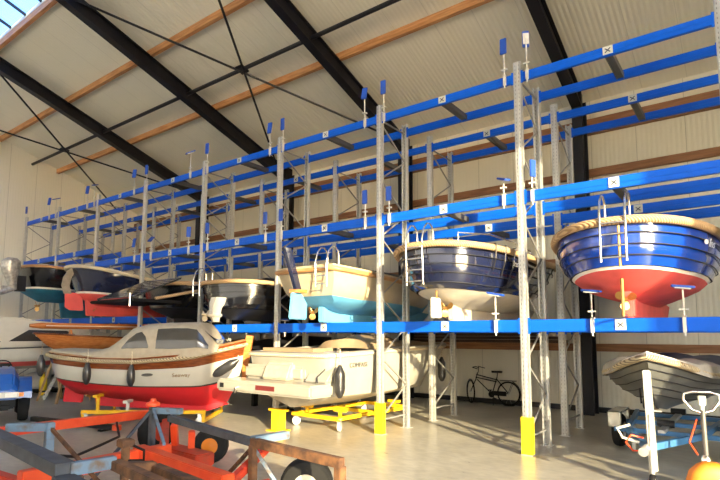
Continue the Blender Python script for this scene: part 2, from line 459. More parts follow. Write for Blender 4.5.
# screw jacks with blue pads, clamped on the beams
ORD = ['first', 'second', 'third', 'fourth', 'fifth', 'sixth', 'seventh', 'eighth', 'ninth']
def jack_stand(x, zbeam, zpad, y, tilt, label, group, yaw=0., hb=.2, drop=.07):
    t = thing('jack_stand', label, 'boat support', (x, y, zbeam+hb/2), 0, group)
    z = zpad-(zbeam+hb/2)
    a = MB(); a.tube([(0, -.075, -hb-drop), (0, -.075, z-.02)], .013, 10); a.build('screw_rod', 'jack', t)
    a = MB(); a.bbox((-.022, -.095, -hb-.02), (.022, -.045, .02)); a.bbox((-.022, -.095, .0), (.022, .05, .02)); a.bbox((-.022, .035, -.06), (.022, .05, .02))
    a.bbox((-.055, -.1, .1), (.055, -.05, .125))
    a.build('clamp', 'jack', t)
    a = MB(); rot = Matrix.Rotation(yaw, 3, 'Z') @ Matrix.Rotation(tilt, 3, 'X')
    a.box(Vector((0, -.075, z))+rot @ Vector((0, 0, .025)), (.12, .30, .035), rot); p = a.build('pad', 'padblue', t, bevel=.008)
    a = MB(); a.box(Vector((0, -.075, z)), (.1, .2, .015), rot); a.build('pad_plate', 'jack', p)
    return t
V = PI/2
top = [(-3.36, 7.2, V*.97, .0), (-2.95, 7.22, -V, .5), (-6.50, 7.2, V*.8, .3), (-6.0, 7.2, V, .1), (-9.45, 7.14, V*.9, .2), (-8.99, 7.13, V, 0), (-12.74, 7.2, .5, -.4), (-11.96, 7.16, V, .1),
       (-15.72, 7.14, V*.85, .6), (-15.0, 7.14, V, .1), (-18.81, 7.12, V*.9, .5), (-18.3, 7.2, .35, .7), (-21.87, 7.17, V*.9, .4), (-21.3, 7.17, .4, .2), (-24.0, 7.13, V, .1)]
for i, (x, z, ti, ya) in enumerate(top):
    k = min(range(9), key=lambda q: abs(PX(q)-x)); side = 'far' if x < PX(k) else 'near'
    jack_stand(x, ZT, z, YY[0], ti, f'jack, {"tilted" if abs(ti) < 1 else "upright"} blue pad, on top beam, {side} side of {ORD[k]} upright from the right', 'jacks along the top beam', ya, .16)
mid = [(-6.48, 4.90, V, .1), (-5.87, 4.88, V, .2), (-3.43, 4.72, .35, .9), (-2.92, 4.84, V, 1.1), (-9.54, 4.86, V, .1), (-8.99, 4.86, V, .1), (-12.7, 4.88, V*.95, .8), (-11.84, 4.88, V, .3), (-15.53, 4.86, V*.9, .2), (-14.6, 4.86, V*.4, .6)]
for x, z, ti, ya in mid:
    k = min(range(9), key=lambda q: abs(PX(q)-x)); side = 'far' if x < PX(k) else 'near'
    jack_stand(x, 4.38, z, YY[0], ti, f'jack, {"tilted" if abs(ti) < 1 else "upright"} blue pad, on middle beam, {side} side of {ORD[k]} upright from the right', 'jacks along the middle beam', ya, .19)

# ------------------------------------------------------------------ boat materials
M['gel_blue'] = mat('gelcoat_royal_blue', (.004, .045, .36), .18, 0, .7, var=.05)
M['gel_navy'] = mat('gelcoat_navy', (.009, .013, .04), .14, 0, .9, var=.1)
M['gel_black'] = mat('gelcoat_black', (.004, .0045, .007), .2, 0, .5, var=.1)
M['gel_cream'] = mat('gelcoat_cream', (.46, .39, .265), .28, 0, .4, var=.04)
M['gel_white'] = mat('gelcoat_white', (.64, .62, .55), .25, 0, .5, var=.03)
M['gel_dgrey'] = mat('gelcoat_dark_grey', (.03, .032, .036), .2, 0, .7, var=.1)
M['af_red'] = mat('antifouling_red', (.70, .10, .09), .6, var=.12, scale=3)
M['af_crimson'] = mat('antifouling_crimson', (.50, .012, .02), .5, var=.1, scale=3)
M['af_lightblue'] = mat('antifouling_light_blue', (.115, .38, .62), .55, var=.12, scale=3)
M['af_teal'] = mat('antifouling_teal', (.015, .14, .24), .6, var=.15, scale=3)
M['af_grey'] = mat('antifouling_grey', (.42, .39, .32), .6, var=.12, scale=3)
M['af_black'] = mat('antifouling_black', (.012, .013, .018), .5, var=.15, scale=3)
M['af_white'] = mat('antifouling_off_white', (.46, .43, .36), .6)
M['gel_ivory'] = mat('gelcoat_ivory', (.30, .285, .245), .3, 0, .4, var=.03)
M['gel_pale'] = mat('gelcoat_pale', (.48, .475, .43), .3, 0, .4, var=.03)
M['gel_tender'] = mat('gelcoat_tender', (.075, .078, .076), .3, 0, .3, var=.15)
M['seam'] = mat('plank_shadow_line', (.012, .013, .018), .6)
M['stripe_white'] = mat('boot_stripe_white', (.78, .74, .66), .4, var=.03)
M['stripe_black'] = mat('boot_stripe_black', (.02, .02, .02), .4)
M['rope'] = rope_mat('rope_rail_tan', (.32, .19, .09), (.56, .38, .20), 70.)
M['rope_light'] = rope_mat('rope_rail_cream', (.46, .38, .25), (.64, .56, .40), 70.)
M['rope_dark'] = rope_mat('rope_rail_dark', (.14, .11, .07), (.46, .38, .24), 70.)
M['teak'] = mix_mat('varnished_teak', (.34, .17, .06), (.50, .28, .12), 4., .35, .65, .4, 0, (1, 1, 8))
M['mahogany'] = mix_mat('varnished_mahogany', (.10, .023, .006), (.18, .05, .013), 4., .35, .65, .22, 0, (1.5, 1.5, 10))
M['varnish'] = mix_mat('varnished_orange_wood', (.42, .13, .03), (.56, .21, .06), 4., .35, .65, .22, 0, (1.5, 1.5, 10))
M['deck'] = mat('deck_cream', (.55, .48, .36), .6)
M['steel'] = mat('stainless_steel', (.72, .7, .66), .16, 1., var=.04)
M['bronze'] = mat('bronze', (.55, .33, .12), .35, .9, var=.12)
M['alu'] = mat('silver_drive', (.55, .53, .48), .4, .4, var=.12)
M['fender'] = mat('black_rubber_fender', (.018, .018, .02), .35, 0, .3)
M['canvas'] = mat('beige_canvas', (.35, .31, .24), .85, var=.1, scale=8, bump=.4, bscale=9)
M['canvas_tan'] = mat('tan_canvas', (.27, .195, .115), .85, var=.1, scale=6, bump=.5, bscale=6)
M['canvas_grey'] = mat('grey_tarpaulin', (.30, .285, .25), .8, var=.2, scale=5, bump=.6, bscale=6)
M['canvas_black'] = mat('black_canvas', (.010, .010, .012), .75, var=.1, spec=.15, bump=.3, bscale=8)
M['tarp_navy'] = mat('navy_tarpaulin', (.05, .06, .085), .5, var=.15, scale=5, bump=.6, bscale=6)
M['clearwin'] = mat('tinted_window', (.045, .045, .045), .12, 0, .6)
M['wraps'] = mat('silver_wrap', (.42, .40, .37), .3, .35, var=.35, scale=11, bump=1., bscale=14)
M['rubber'] = mat('tyre_rubber', (.012, .012, .012), .8, var=.2, spec=.2)
M['trolley_yellow'] = mat('trolley_yellow', (.72, .42, .01), .4, 0, .2)
M['wheel_white'] = mat('caster_grey', (.45, .44, .42), .5)
M['brown_decal'] = mat('brown_lettering', (.22, .14, .07), .6)
M['grey_decal'] = mat('grey_lettering', (.09, .09, .085), .6)
M['white_decal'] = mat('white_lettering', (.9, .9, .88), .4)
M['darkred'] = mat('red_reflector', (.13, .02, .02), .3)

# ------------------------------------------------------------------ hull generator (bow along +y)
class Hull:
    def __init__(s, L, B, zk, zs, z0, wm, wb, ys, yb, ns=2.2, a=.35, c=.42, nb=2.0, laps=(), lapd=.026, tr=0.):
        s.__dict__.update(locals()); del s.__dict__['s']
        o = []
        for i in range(13):
            th = PI/2*i/12
            if tr > 0:                                   # flat transom, then the side swelling to full beam
                o.append((0., tr*i/5) if i < 6 else (a*(i-5)/7, tr+(1-tr)*math.sin(PI/2*(i-5)/7)))
                continue
            o.append((a*(1-math.cos(th)**(2/ns)), math.sin(th)**(2/ns)))
        for i in range(1, 5): o.append((a+(c-a)*i/4, 1.))
        for i in range(1, 13):
            t = (i/12); t = 1-(1-t)**1.25
            o.append((c+(1-c)*t, (1-t**nb) if i < 12 else 0.))
        s.out = o
    def pt(s, v, i, side, ex=0.):
        e, sh = s.out[i]
        y0 = lerp(s.ys, v)-ex; y1 = s.L+lerp(s.yb, v)+ex*.5
        t = smooth01((e-.4)/.6)
        w = (lerp(s.wm, v)*(1-t)+lerp(s.wb, v)*t)*s.B/2
        y = y0+(y1-y0)*e
        ee = y/s.L
        z = lerp(s.zk, ee)+(lerp(s.zs, ee)-lerp(s.zk, ee))*v-s.z0
        x = side*(w*sh+(ex*(1 if 0 < sh else 0)))
        return Vector((x, y, z))
    def ring(s, v, ex=0.):
        n = len(s.out)
        return [s.pt(v, i, 1, ex) for i in range(n)]+[s.pt(v, i, -1, ex) for i in range(n-2, 0, -1)]
    def band(s, name, v0, v1, m, parent, cap=False, nsub=7, laps=True):
        lp = [v for v in s.laps if v0 < v < v1] if laps else []
        rings = []; edges = [v0]+lp+[v1]
        for a, b in zip(edges, edges[1:]):
            n = max(2, round(nsub/len(edges)*1.5)) if lp else nsub
            d = s.lapd if lp else 0
            for k in range(n+1):
                rings.append(s.ring(a+(b-a)*k/n, d*(1-k/n)))
        mb = MB().loft(rings, cap=False)
        if cap:
            pass
        return mb.build(name, m, parent, smooth=True, angle=30)
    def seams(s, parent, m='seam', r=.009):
        for v in s.laps: MB().tube(s.ring(v, s.lapd+.001), r, 6, closed=True).build('plank_lap_shade', m, parent, smooth=True, angle=80)  # dark tubes stand in for the shade under each lap edge
    def rail(s, name, v, ex, r, m, parent, seg=10):
        return MB().tube(s.ring(v, ex), r, seg, closed=True).build(name, m, parent, smooth=True, angle=60)
    def deck(s, name, m, parent, inset=.16, drop=.12, cap_w=.1):
        top = s.ring(1.)
        def ins(d, dz):
            o = []
            cy = s.L/2
            for p in top:
                f = max(0, 1-d/max(abs(p.x), .02)) if abs(p.x) > 1e-4 else 0
                y = p.y
                y = y+d if y < cy*.5 else (y-d*1.5 if y > s.L-.6 else y)
                o.append(Vector((p.x*f, y, p.z+dz)))
            return o
        return MB().loft([top, ins(cap_w, .012), ins(cap_w+.02, -drop), ins(inset+.1, -drop-.02)], cap=False).loft([ins(inset+.1, -drop-.02), [Vector((p.x*.02, p.y, p.z)) for p in ins(inset+.1, -drop-.02)]], cap=False).build(name, m, parent, smooth=True)
    def at(s, v, i, side=1, ex=0.):
        p = s.pt(v, i, side, ex); q = s.pt(v, min(i+1, len(s.out)-1), side, ex); r = s.pt(v, i-1, side, ex) if i else s.pt(v, 1, -side, ex)
        u = (s.pt(min(v+.05, 1), i, side, ex)-s.pt(v-.05, i, side, ex)).normalized()
        t = (q-r).normalized()
        if side < 0: t = -t
        return p, t, u

WM = [(0, .03), (.12, .42), (.25, .68), (.4, .82), (.6, .92), (.8, .97), (1, 1)]
WB = [(0, .02), (.25, .25), (.5, .5), (.75, .76), (1, 1)]
YS = [(0, 1.3), (.15, .78), (.36, .28), (.6, .12), (1, 0)]
YB = [(0, -1.1), (.3, -.55), (.7, -.2), (1, 0)]

def ladder(parent, x, ytop, z, zbot, w=.3, lean=.02, nr=4):
    la = MB()
    for s in (-1, 1):
        X = x+s*w/2
        arc = [(X, ytop+.32, z-.05), (X, ytop+.32, z+.2), (X, ytop+.29, z+.31), (X, ytop+.2, z+.38), (X, ytop+.1, z+.36), (X, ytop+.0, z+.26), (X, ytop-.07, z+.05), (X, ytop-.08+lean, zbot)]
        la.tube(arc, .017, 8)
    lo = la.build('ladder', 'steel', parent, smooth=True, angle=60)
    for k in range(nr):
        zz = zbot+.06+(z-.08-zbot-.06)*k/max(nr-1, 1)
        MB().tube([(x-w/2, ytop-.075, zz), (x+w/2, ytop-.075, zz)], .014, 8).build('rung', 'steel', lo, smooth=True, angle=60)
    return lo

def propeller(parent, x, y, z, r, m='bronze', nb=3):
    p = MB()
    p.lathe([(.02, -.09), (.035, -.04), (.035, .05), (.022, .08)], (x, y, z), (0, 1, 0), 12)
    for k in range(nb):
        a = 2*PI*k/nb+.4
        d = Vector((math.cos(a), 0, math.sin(a))); t = Vector((-math.sin(a), 0, math.cos(a)))
        rings = []
        for f, ww in ((.15, .35), (.45, .8), (.75, .85), (.95, .45), (1., .1)):
            c = Vector((x, y, z))+d*r*f; tw = .9-.5*f
            q = (t*math.cos(tw)+Vector((0, 1, 0))*math.sin(tw))*ww*r*.5; nn = (d.cross(q)).normalized()*.006
            rings.append([c-q-nn, c+q-nn, c+q+nn, c-q+nn])
        p.loft(rings)
    return p.build('propeller', m, parent, smooth=True)

def fender(loc, label, group=None, r=.11, l=.5, rot=(0, 0), m='fender', line=.3):
    t = thing('fender', label, 'boat fender', loc, 0, group)
    ax = Vector((math.sin(rot[0])*math.cos(rot[1]), math.sin(rot[0])*math.sin(rot[1]), math.cos(rot[0])))
    prof = [(.02, -l/2-.04), (.035, -l/2-.035), (r*.6, -l/2), (r*.92, -l/2+.07), (r, -l/2+.14), (r, l/2-.14), (r*.92, l/2-.07), (r*.6, l/2), (.04, l/2+.04), (.03, l/2+.07)]
    MB().lathe(prof, (0, 0, 0), ax, 18).build('bladder', m, t, smooth=True, angle=50)
    e = ax*(l/2+.06)
    MB().tube([e, e+Vector((0.01, 0, line*.6)), e+Vector((.0, .0, line))], .009, 6).build('lanyard', 'rope_light', t)
    return t

def skeg(parent, pts, th, m, name='keel'):
    return MB().prism([(0, y, z) for y, z in pts], (th, 0, 0)).build(name, m, parent, bevel=.02)

# ---------------------------------------------------- upper level, from the right of the photograph inwards
ZB = 2.247
def rest(z): return z-ZB
# royal blue sloop stern over red bottom
t = boat_blue = thing('wooden_rail_sloop', 'royal blue lapstrake motor sloop with red bottom, high on the rack above the black tender', 'boat', (-1.53, 7.95, ZB))
h = Hull(5.9, 2.42, [(0, 2.60), (.15, 2.5), (.8, 2.5), (1, 2.8)], [(0, 3.60), (.4, 3.44), (.75, 3.55), (1, 3.85)], ZB, WM, WB, YS, YB, 2.15, .36, .45, 2.0, laps=(.53, .67, .82))
h.band('hull_bottom', 0, .36, 'af_red', t); h.band('boot_stripe', .36, .40, 'stripe_white', t)
h.band('topsides', .40, .93, 'gel_blue', t, nsub=12); h.band('sheer_strake', .93, 1., 'gel_navy', t, nsub=2, laps=False)
h.seams(t); h.rail('rubbing_rail', .985, .035, .062, 'rope', t); h.deck('deck', 'deck', t)
skeg(t, [(.82, rest(2.78)), (.86, rest(2.255)), (4.7, rest(2.255)), (5.2, rest(2.62)), (1.6, rest(2.75))], .15, 'af_red')
MB().tube([(0, .52, rest(2.262)), (0, .52, rest(2.85))], .024, 10).tube([(0, .52, rest(2.30)), (0, .9, rest(2.28))], .02, 8).build('rudder_stock', 'bronze', t)
propeller(t, 0, .72, rest(2.52), .16)
ladder(t, .02, -.02, rest(3.63), rest(3.0), .33)
MB().tube([(.09, -.03, rest(2.93)), (.09, -.05, rest(3.5))], .02, 8).build('rudder_tube', 'bronze', t)
for s in (-1,):
    p, tt, u = h.at(.72, 7, s); n = tt.cross(u).normalized()
    MB().lathe([(.05, 0), (.05, .015), (.03, .02)], p+n*.0, n, 16).build('hull_fitting', 'steel', t)
p, tt, u = h.at(.80, 8, 1, .02); n = tt.cross(u).normalized()
text('name_lettering', 'Ins', p+n*.012+tt*.16, tt, u, .17, 'white_decal', t)
lg = MB(); lg.loft([[p+n*.014-tt*.05+tt*.065*math.cos(q*PI/8)+u*.035*math.sin(q*PI/8)+n*z for q in range(16)] for z in (0, .004)]); lg.build('logo_oval', 'white_decal', t)
for k in range(3):
    p0, tt, u = h.at(.9, 10+k, -1, .03)
    p1 = h.pt(.55-.03*k, 10+k, -1, .05)
    MB().tube([p0, (p0+p1)/2+Vector((-.03, 0, 0)), p1], .01, 6).build('mooring_line', 'rope_light', t)
for x in (-.5, .72): pass
jack_stand(-2.04, 2.145, 2.66, YY[0], .12, 'jack with flat blue pad under royal blue boat, beside its propeller', 'jacks carrying the boats', 1.35)
jack_stand(-.8, 2.145, 2.66, YY[0], .12, 'jack with flat blue pad under royal blue boat, on the lettered side', 'jacks carrying the boats', 1.75)

# navy sloop with white bottom
t = boat_navy = thing('navy_motor_sloop', 'dark navy lapstrake motor sloop with white bottom and chrome stern ladder on the rack', 'boat', (-4.62, 7.95, ZB), math.radians(-2))
h = Hull(5.9, 2.46, [(0, 2.56), (.15, 2.46), (.8, 2.46), (1, 2.8)], [(0, 3.58), (.4, 3.40), (.75, 3.5), (1, 3.8)], ZB, WM, WB, YS, YB, 2.15, .36, .45, 2.0, laps=(.38, .53, .67, .82))
h.band('hull_bottom', 0, .30, 'af_white', t); h.band('topsides', .30, .92, 'gel_navy', t, nsub=12); h.band('sheer_strake', .92, 1., 'gel_black', t, nsub=2, laps=False)
h.seams(t, 'seam', .008); h.rail('rubbing_rail', .985, .035, .06, 'rope', t); h.deck('deck', 'deck', t)
skeg(t, [(1.0, rest(2.7)), (1.02, rest(2.255)), (4.7, rest(2.255)), (5.2, rest(2.6)), (1.6, rest(2.7))], .14, 'af_white')
skeg(t, [(.3, rest(2.66)), (.3, rest(2.29)), (.66, rest(2.29)), (.62, rest(2.66))], .05, 'af_white', 'rudder')
MB().tube([(0, .5, rest(2.6)), (0, .5, rest(2.95))], .022, 8).build('rudder_stock', 'bronze', t)
propeller(t, 0, .82, rest(2.48), .17)
ladder(t, -.12, 0., rest(3.6), rest(2.86), .34, .05)
ra = MB()
pts = [h.pt(1., i, 1)+Vector((-.12, .1, dz)) for i, dz in ((4, .02), (4, .22), (7, .26), (10, .24), (12, .2), (12, .02))]
ra.tube(pts, .014, 8); ra.build('stern_rail', 'steel', t, smooth=True, angle=60)
p, tt, u = h.at(.80, 9, 1, .02); n = tt.cross(u).normalized()
text('name_lettering', 'Ins', p+n*.012+tt*.1, tt, u, .15, 'white_decal', t)
ropes = MB()
for i, v0, v1 in ((8, 1.02, .55), (9, 1.02, .42), (7, 1.02, .62)):
    a0 = h.pt(1., i, 1, .09); a1 = h.pt(v1, i, 1, .05); ropes.tube([h.pt(1., i, 1, -.1)+Vector((0, 0, .06)), a0+Vector((0, 0, .05)), (a0+a1)/2+Vector((.03, -.02, 0)), a1], .012, 6)
ropes.build('mooring_line', 'fender', t)
jack_stand(-3.63, 2.145, 2.68, YY[0], .2, 'white jack with flat blue pad under the navy boat with the stern ladder', 'jacks carrying the boats', 1.5)

# cream sloop with light blue bottom
t = boat_cream = thing('cream_motor_sloop', 'cream motor sloop with pale blue bottom, navy rudder head and short boarding ladder', 'boat', (-7.53, 8.05, ZB))
h = Hull(5.8, 2.42, [(0, 2.52), (.15, 2.43), (.8, 2.45), (1, 2.8)], [(0, 3.42), (.4, 3.22), (.75, 3.25), (1, 3.5)], ZB, WM, WB, [(0, 1.2), (.15, .5), (.36, .16), (1, 0)], YB, 3.0, .34, .45, 2.0, tr=.66)
h.band('hull_bottom', 0, .33, 'af_lightblue', t); h.band('topsides', .33, 1., 'gel_cream', t, nsub=8)
h.rail('rubbing_rail', .9, .02, .05, 'teak', t); h.deck('deck', 'deck', t)
skeg(t, [(.55, rest(2.62)), (.55, rest(2.255)), (4.7, rest(2.255)), (5.2, rest(2.6)), (1.6, rest(2.7))], .16, 'af_lightblue')
rd = skeg(t, [(-.36, rest(2.84)), (-.42, rest(2.30)), (.08, rest(2.30)), (.1, rest(2.62)), (-.08, rest(2.84))], .07, 'af_lightblue', 'rudder')
MB().prism([(0, -.26, rest(2.9)), (0, -.1, rest(2.9)), (0, -.42, rest(3.74)), (0, -.62, rest(3.74))], (.1, 0, 0)).build('rudder_head', 'gel_navy', rd, bevel=.01)
MB().bbox((-.12, -.3, rest(2.84)), (.12, -.02, rest(2.91))).build('pintle_block', 'varnish', rd)
propeller(t, 0, .3, rest(2.46), .16)
ladder(t, .55, -.02, rest(3.42), rest(2.95), .3, .03, 3)
tube = MB(); tube.lathe([(.035, 0), (.035, .02)], h.pt(.8, 17, 1)+Vector((0, 0, 0)), (1, 0, 0), 12); tube.build('exhaust_outlet', 'blacksteel', t)
MB().loft([[Vector((x*1.0, y, rest(3.3)+zz)) for x, zz in ((-.95, 0), (-.6, .16), (0, .2), (.6, .16), (.95, 0))] for y, in ((1.2,), (2.2,), (3.6,), (4.6,))], closed=False, cap=False).build('cockpit_cover', 'canvas_black', t, smooth=True)
for s in (-.75, .75): jack_stand(-7.58+s, 2.145, 2.36, YY[1], .05, f'jack under the cream boat with blue bottom, on the {"near" if s > 0 else "far"} side of its keel', 'jacks carrying the boats', 1.5, .2, .1)

# black lapstrake sloop with outdrive
t = boat_blackd = thing('black_lapstrake_sloop', 'glossy black lapstrake sloop with tan rail and a silver drive leg at its stern', 'boat', (-10.55, 8.1, ZB))
h = Hull(5.7, 2.5, [(0, 2.35), (.8, 2.35), (1, 2.7)], [(0, 3.3), (.4, 3.18), (.75, 3.25), (1, 3.5)], ZB, WM, WB, [(0, .5), (.3, .12), (1, 0)], YB, 2.7, .3, .42, 2.0, laps=(.4, .55, .7, .85))
h.band('hull_bottom', 0, .28, 'af_black', t); h.band('topsides', .28, 1., 'gel_black', t, nsub=12)
h.rail('rubbing_rail', .97, .03, .055, 'rope', t); h.deck('deck', 'canvas_black', t)
skeg(t, [(1., rest(2.5)), (1., rest(2.255)), (4.7, rest(2.255)), (5.2, rest(2.5))], .14, 'af_black')
ladder(t, -.62, -.02, rest(3.3), rest(2.95), .26, .02, 2)
dr = MB()
dr.loft([[Vector((x*sx, y0+y*sy, z)) for x, y in ((-1, -1), (1, -1), (1, 1), (-1, 1))] for sx, sy, y0, z in ((.11, .14, -.16, rest(2.86)), (.1, .15, -.2, rest(2.72)), (.06, .13, -.24, rest(2.6)), (.045, .12, -.26, rest(2.4)), (.02, .08, -.22, rest(2.28)))])
dr.lathe([(.02, -.26), (.065, -.1), (.07, .12), (.03, .2)], (0, -.26, rest(2.44)), (0, 1, 0), 14)
d = dr.build('drive_leg', 'alu', t, smooth=True, xf=Matrix.Translation((.4, -.02, 0))); propeller(d, .4, -.55, rest(2.44), .16, 'gel_cream')
MB().tube([h.pt(.85, 15, 1)+Vector((.06, 0, 0)), h.pt(.45, 15, 1)+Vector((.1, 0, 0))], .07, 12).build('hanging_fender', 'padblue', t)
MB().loft([[Vector((x, y, rest(3.28)+zz*f)) for x, zz in ((-.9, 0), (-.4, .2), (.1, .26), (.6, .16), (.9, 0))] for y, f in ((.9, .2), (1.6, .9), (3., 1.), (4.2, .2))], closed=False, cap=False).build('boat_cover', 'canvas_black', t, smooth=True)
for s in (-.75, .75): jack_stand(-10.55+s, 2.145, 2.36, YY[1], .05, f'jack under the boat with the silver drive leg, on its {"near" if s > 0 else "far"} side', 'jacks carrying the boats', 1.5, .2, .1)

# black boat with slatted platform
t = boat_plat = thing('black_platform_boat', 'black open boat with slatted swim platform and tan edging behind the canopied boat', 'boat', (-13.6, 8.45, ZB))
h = Hull(5.8, 2.5, [(0, 2.45), (.8, 2.45), (1, 2.8)], [(0, 3.42), (.4, 3.4), (.75, 3.45), (1, 3.7)], ZB, WM, WB, [(0, .5), (.3, .12), (1, 0)], YB, 4, .25, .42, 2.0)
h.band('hull_bottom', 0, .3, 'af_black', t); h.band('topsides', .3, 1., 'gel_black', t)
h.rail('rubbing_rail', .98, .03, .055, 'rope', t); h.deck('deck', 'canvas_black', t)
skeg(t, [(.6, rest(2.6)), (.6, rest(2.255)), (4.7, rest(2.255)), (5.2, rest(2.5))], .14, 'af_black')
sp = MB(); sp.bbox((-1.1, -1.35, rest(2.82)), (1.1, .1, rest(2.90))); pl = sp.build('swim_platform', 'canvas_black', t, bevel=.02)
sl = MB()
for k in range(9):
    f = k/8; sl.box((.1, -1.25+1.3*f, rest(2.96)+.56*f), (1.8, .12, .03), Matrix.Rotation(.4, 3, 'X'))
for s in (-.75, .95): sl.bar((s, -1.3, rest(2.92)), (s, .1, rest(3.53)), .05, .05)
sl.build('boarding_slat', 'gel_dgrey', t)
MB().tube([(1.14, -.75, rest(2.92)), (1.22, -.3, rest(3.02)), (1.26, .2, rest(3.14)), (1.29, .9, rest(3.28)), (1.28, 2.2, rest(3.36))], .04, 8).build('edge_rail', 'rope', t, smooth=True, angle=60)
MB().tube([(1.0, -1.37, rest(2.7)), (1.0, -1.37, rest(3.02))], .02, 8).build('stern_post', 'steel', t)
for s in (-.75, .75): jack_stand(-13.6+s, 2.145, 2.36, YY[1], .05, f'jack under the boat with slatted platform, on its {"near" if s > 0 else "far"} side', 'jacks carrying the boats', 1.5, .2, .1)

# navy boat with cream rail, red bottom and curved wooden rudder head
ZC = 2.552
t = boat_red = thing('red_bottomed_sloop', 'dark navy sloop with cream rail, white stripe and red bottom with tall curved rudder head', 'boat', (-16.64, 7.4, ZC))
h = Hull(6., 2.45, [(0, 2.85), (.8, 2.8), (1, 3.1)], [(0, 4.08), (.18, 3.88), (.4, 3.66), (.75, 3.64), (1, 3.95)], ZC, WM, WB, [(0, .8), (.3, .3), (1, 0)], YB, 2.3, .34, .42, 2.0)
h.band('hull_bottom', 0, .33, 'af_red', t); h.band('boot_stripe', .33, .38, 'stripe_white', t); h.band('topsides', .38, 1., 'gel_navy', t)
h.rail('rubbing_rail', .97, .035, .06, 'rope_light', t); h.deck('deck', 'canvas_black', t)
skeg(t, [(.5, 3.1-ZC), (.55, .005), (4.7, .005), (5.2, 2.9-ZC), (1.6, 3.1-ZC)], .15, 'af_red')
rd = skeg(t, [(-.12, 3.25-ZC), (-.1, 2.8-ZC), (.05, .16), (.45, .16), (.4, 3.1-ZC), (.2, 3.25-ZC)], .07, 'af_red', 'rudder')
cv = [(.06, 3.2), (-.02, 3.45), (.02, 3.7), (.14, 3.92), (.34, 4.1)]
MB().loft([[Vector((x, y-0.1+dy, z-ZC)) for x, dy in ((-.04, -.11), (.04, -.11), (.04, .11), (-.04, .11))] for y, z in cv]).build('rudder_head', mat('weathered_wood', (.30, .25, .19), .7, var=.2), rd, bevel=.01)
propeller(t, 0, .75, 2.72-ZC, .15)
# big black boat with teal bottom and wrapped outboard
t = boat_teal = thing('teal_bottomed_boat', 'black hulled boat with varnished rail and teal bottom at the far end of the rack', 'boat', (-19.6, 7.1, ZC))
h = Hull(6.6, 2.55, [(0, 3.1), (.8, 3.0), (1, 3.3)], [(0, 4.26), (.4, 4.1), (.75, 4.1), (1, 4.3)], ZC, WM, WB, [(0, .6), (.3, .15), (1, 0)], YB, 3.4, .28, .42, 2.0)
h.band('hull_bottom', 0, .34, 'af_teal', t); h.band('boot_stripe', .34, .39, 'stripe_white', t); h.band('topsides', .39, 1., 'gel_black', t)
h.rail('rubbing_rail', .97, .03, .05, 'teak', t); h.deck('deck', 'canvas_black', t)
skeg(t, [(1.3, 3.2-ZC), (1.4, .005), (5.2, .005), (5.6, 3.2-ZC)], .16, 'af_teal')
propeller(t, 0, .6, 2.95-ZC, .19)
t = thing('outboard_motor', 'silver-wrapped outboard motor tilted up behind the teal-bottomed boat', 'outboard motor', (-19.1, 6.85, 3.42))
rr = []
for z, rx, ry, dy in ((.0, .1, .12, -.1), (.25, .13, .16, -.15), (.5, .17, .22, -.2), (.72, .21, .3, -.22), (.92, .2, .27, -.2), (1.02, .1, .14, -.18)):
    rr.append([Vector((rx*math.cos(q*PI/8), dy+ry*math.sin(q*PI/8), z)) for q in range(16)])
MB().loft(rr).build('cowl', 'wraps', t, smooth=True)
MB().bbox((-.06, -.42, -.02), (.06, -.04, .1)).tube([(0, -.1, .05), (.02, -.4, -.1), (.03, -.62, -.18)], [.1, .09, .06], 10).build('leg', 'wraps', t, smooth=True)
MB().bbox((-.14, -.02, -.05), (.14, .22, .45)).build('transom_bracket', 'blacksteel', t)
propeller(t, .03, -.72, -.2, .17, 'alu')

# ------------------------------------------------------------------ boats on the floor
M['paint_red'] = mix_mat('trailer_red_paint', (.62, .05, .012), (.72, .085, .02), 5, .35, .65, .42)
M['paint_red_worn'] = mix_mat('trailer_red_worn', (.50, .04, .012), (.30, .06, .03), 4, .5, .75, .55)
M['rust'] = mix_mat('rusty_steel', (.055, .026, .015), (.20, .09, .035), 9, .35, .7, .8)
M['greysteel'] = mix_mat('blue_grey_steel', (.075, .085, .105), (.045, .05, .06), 7, .35, .65, .6, .2)
M['palebluesteel'] = mix_mat('pale_blue_steel', (.12, .19, .27), (.12, .08, .05), 9, .5, .72, .6)
M['tractor_blue'] = mat('tractor_blue', (.012, .10, .42), .3, 0, .4)
M['lamp_white'] = mat('lamp_lens', (.85, .84, .78), .2)
M['lamp_amber'] = mat('amber_lens', (.75, .22, .02), .3)
M['jack_orange'] = mat('pallet_truck_orange', (.58, .17, .01), .5)
M['trailer_blue'] = mat('trailer_blue', (.05, .16, .34), .4)
M['darkband'] = mix_mat('dark_band_brown', (.03, .018, .011), (.07, .04, .022), 4, .35, .65, .7, 0, (.5, 6, 6))
M['bag_white'] = mat('white_bag', (.6, .59, .55), .7, var=.1, bump=.8, bscale=6)
M['black_plastic'] = mat('black_plastic', (.010, .010, .011), .5, spec=.2)
M['woodblock'] = mix_mat('wood_block', (.32, .2, .09), (.42, .28, .14), 4)

def wheel(parent, c, r, w, axis, name='wheel', tm='rubber', hm='wheel_white', seg=24, hub=.55):
    t = MB().lathe([(r*hub, -w/2), (r*.88, -w/2), (r*.98, -w*.32), (r, -w*.1), (r, w*.1), (r*.98, w*.32), (r*.88, w/2), (r*hub, w/2)], c, axis, seg).build(name, tm, parent, smooth=True, angle=40)
    MB().lathe([(r*.12, -w*.58), (r*.2, -w*.53), (r*hub*.92, -w*.51), (r*hub*.92, w*.51), (r*.2, w*.53), (r*.12, w*.58)], c, axis, seg).build('hub', hm, t, smooth=True, angle=40)
    return t

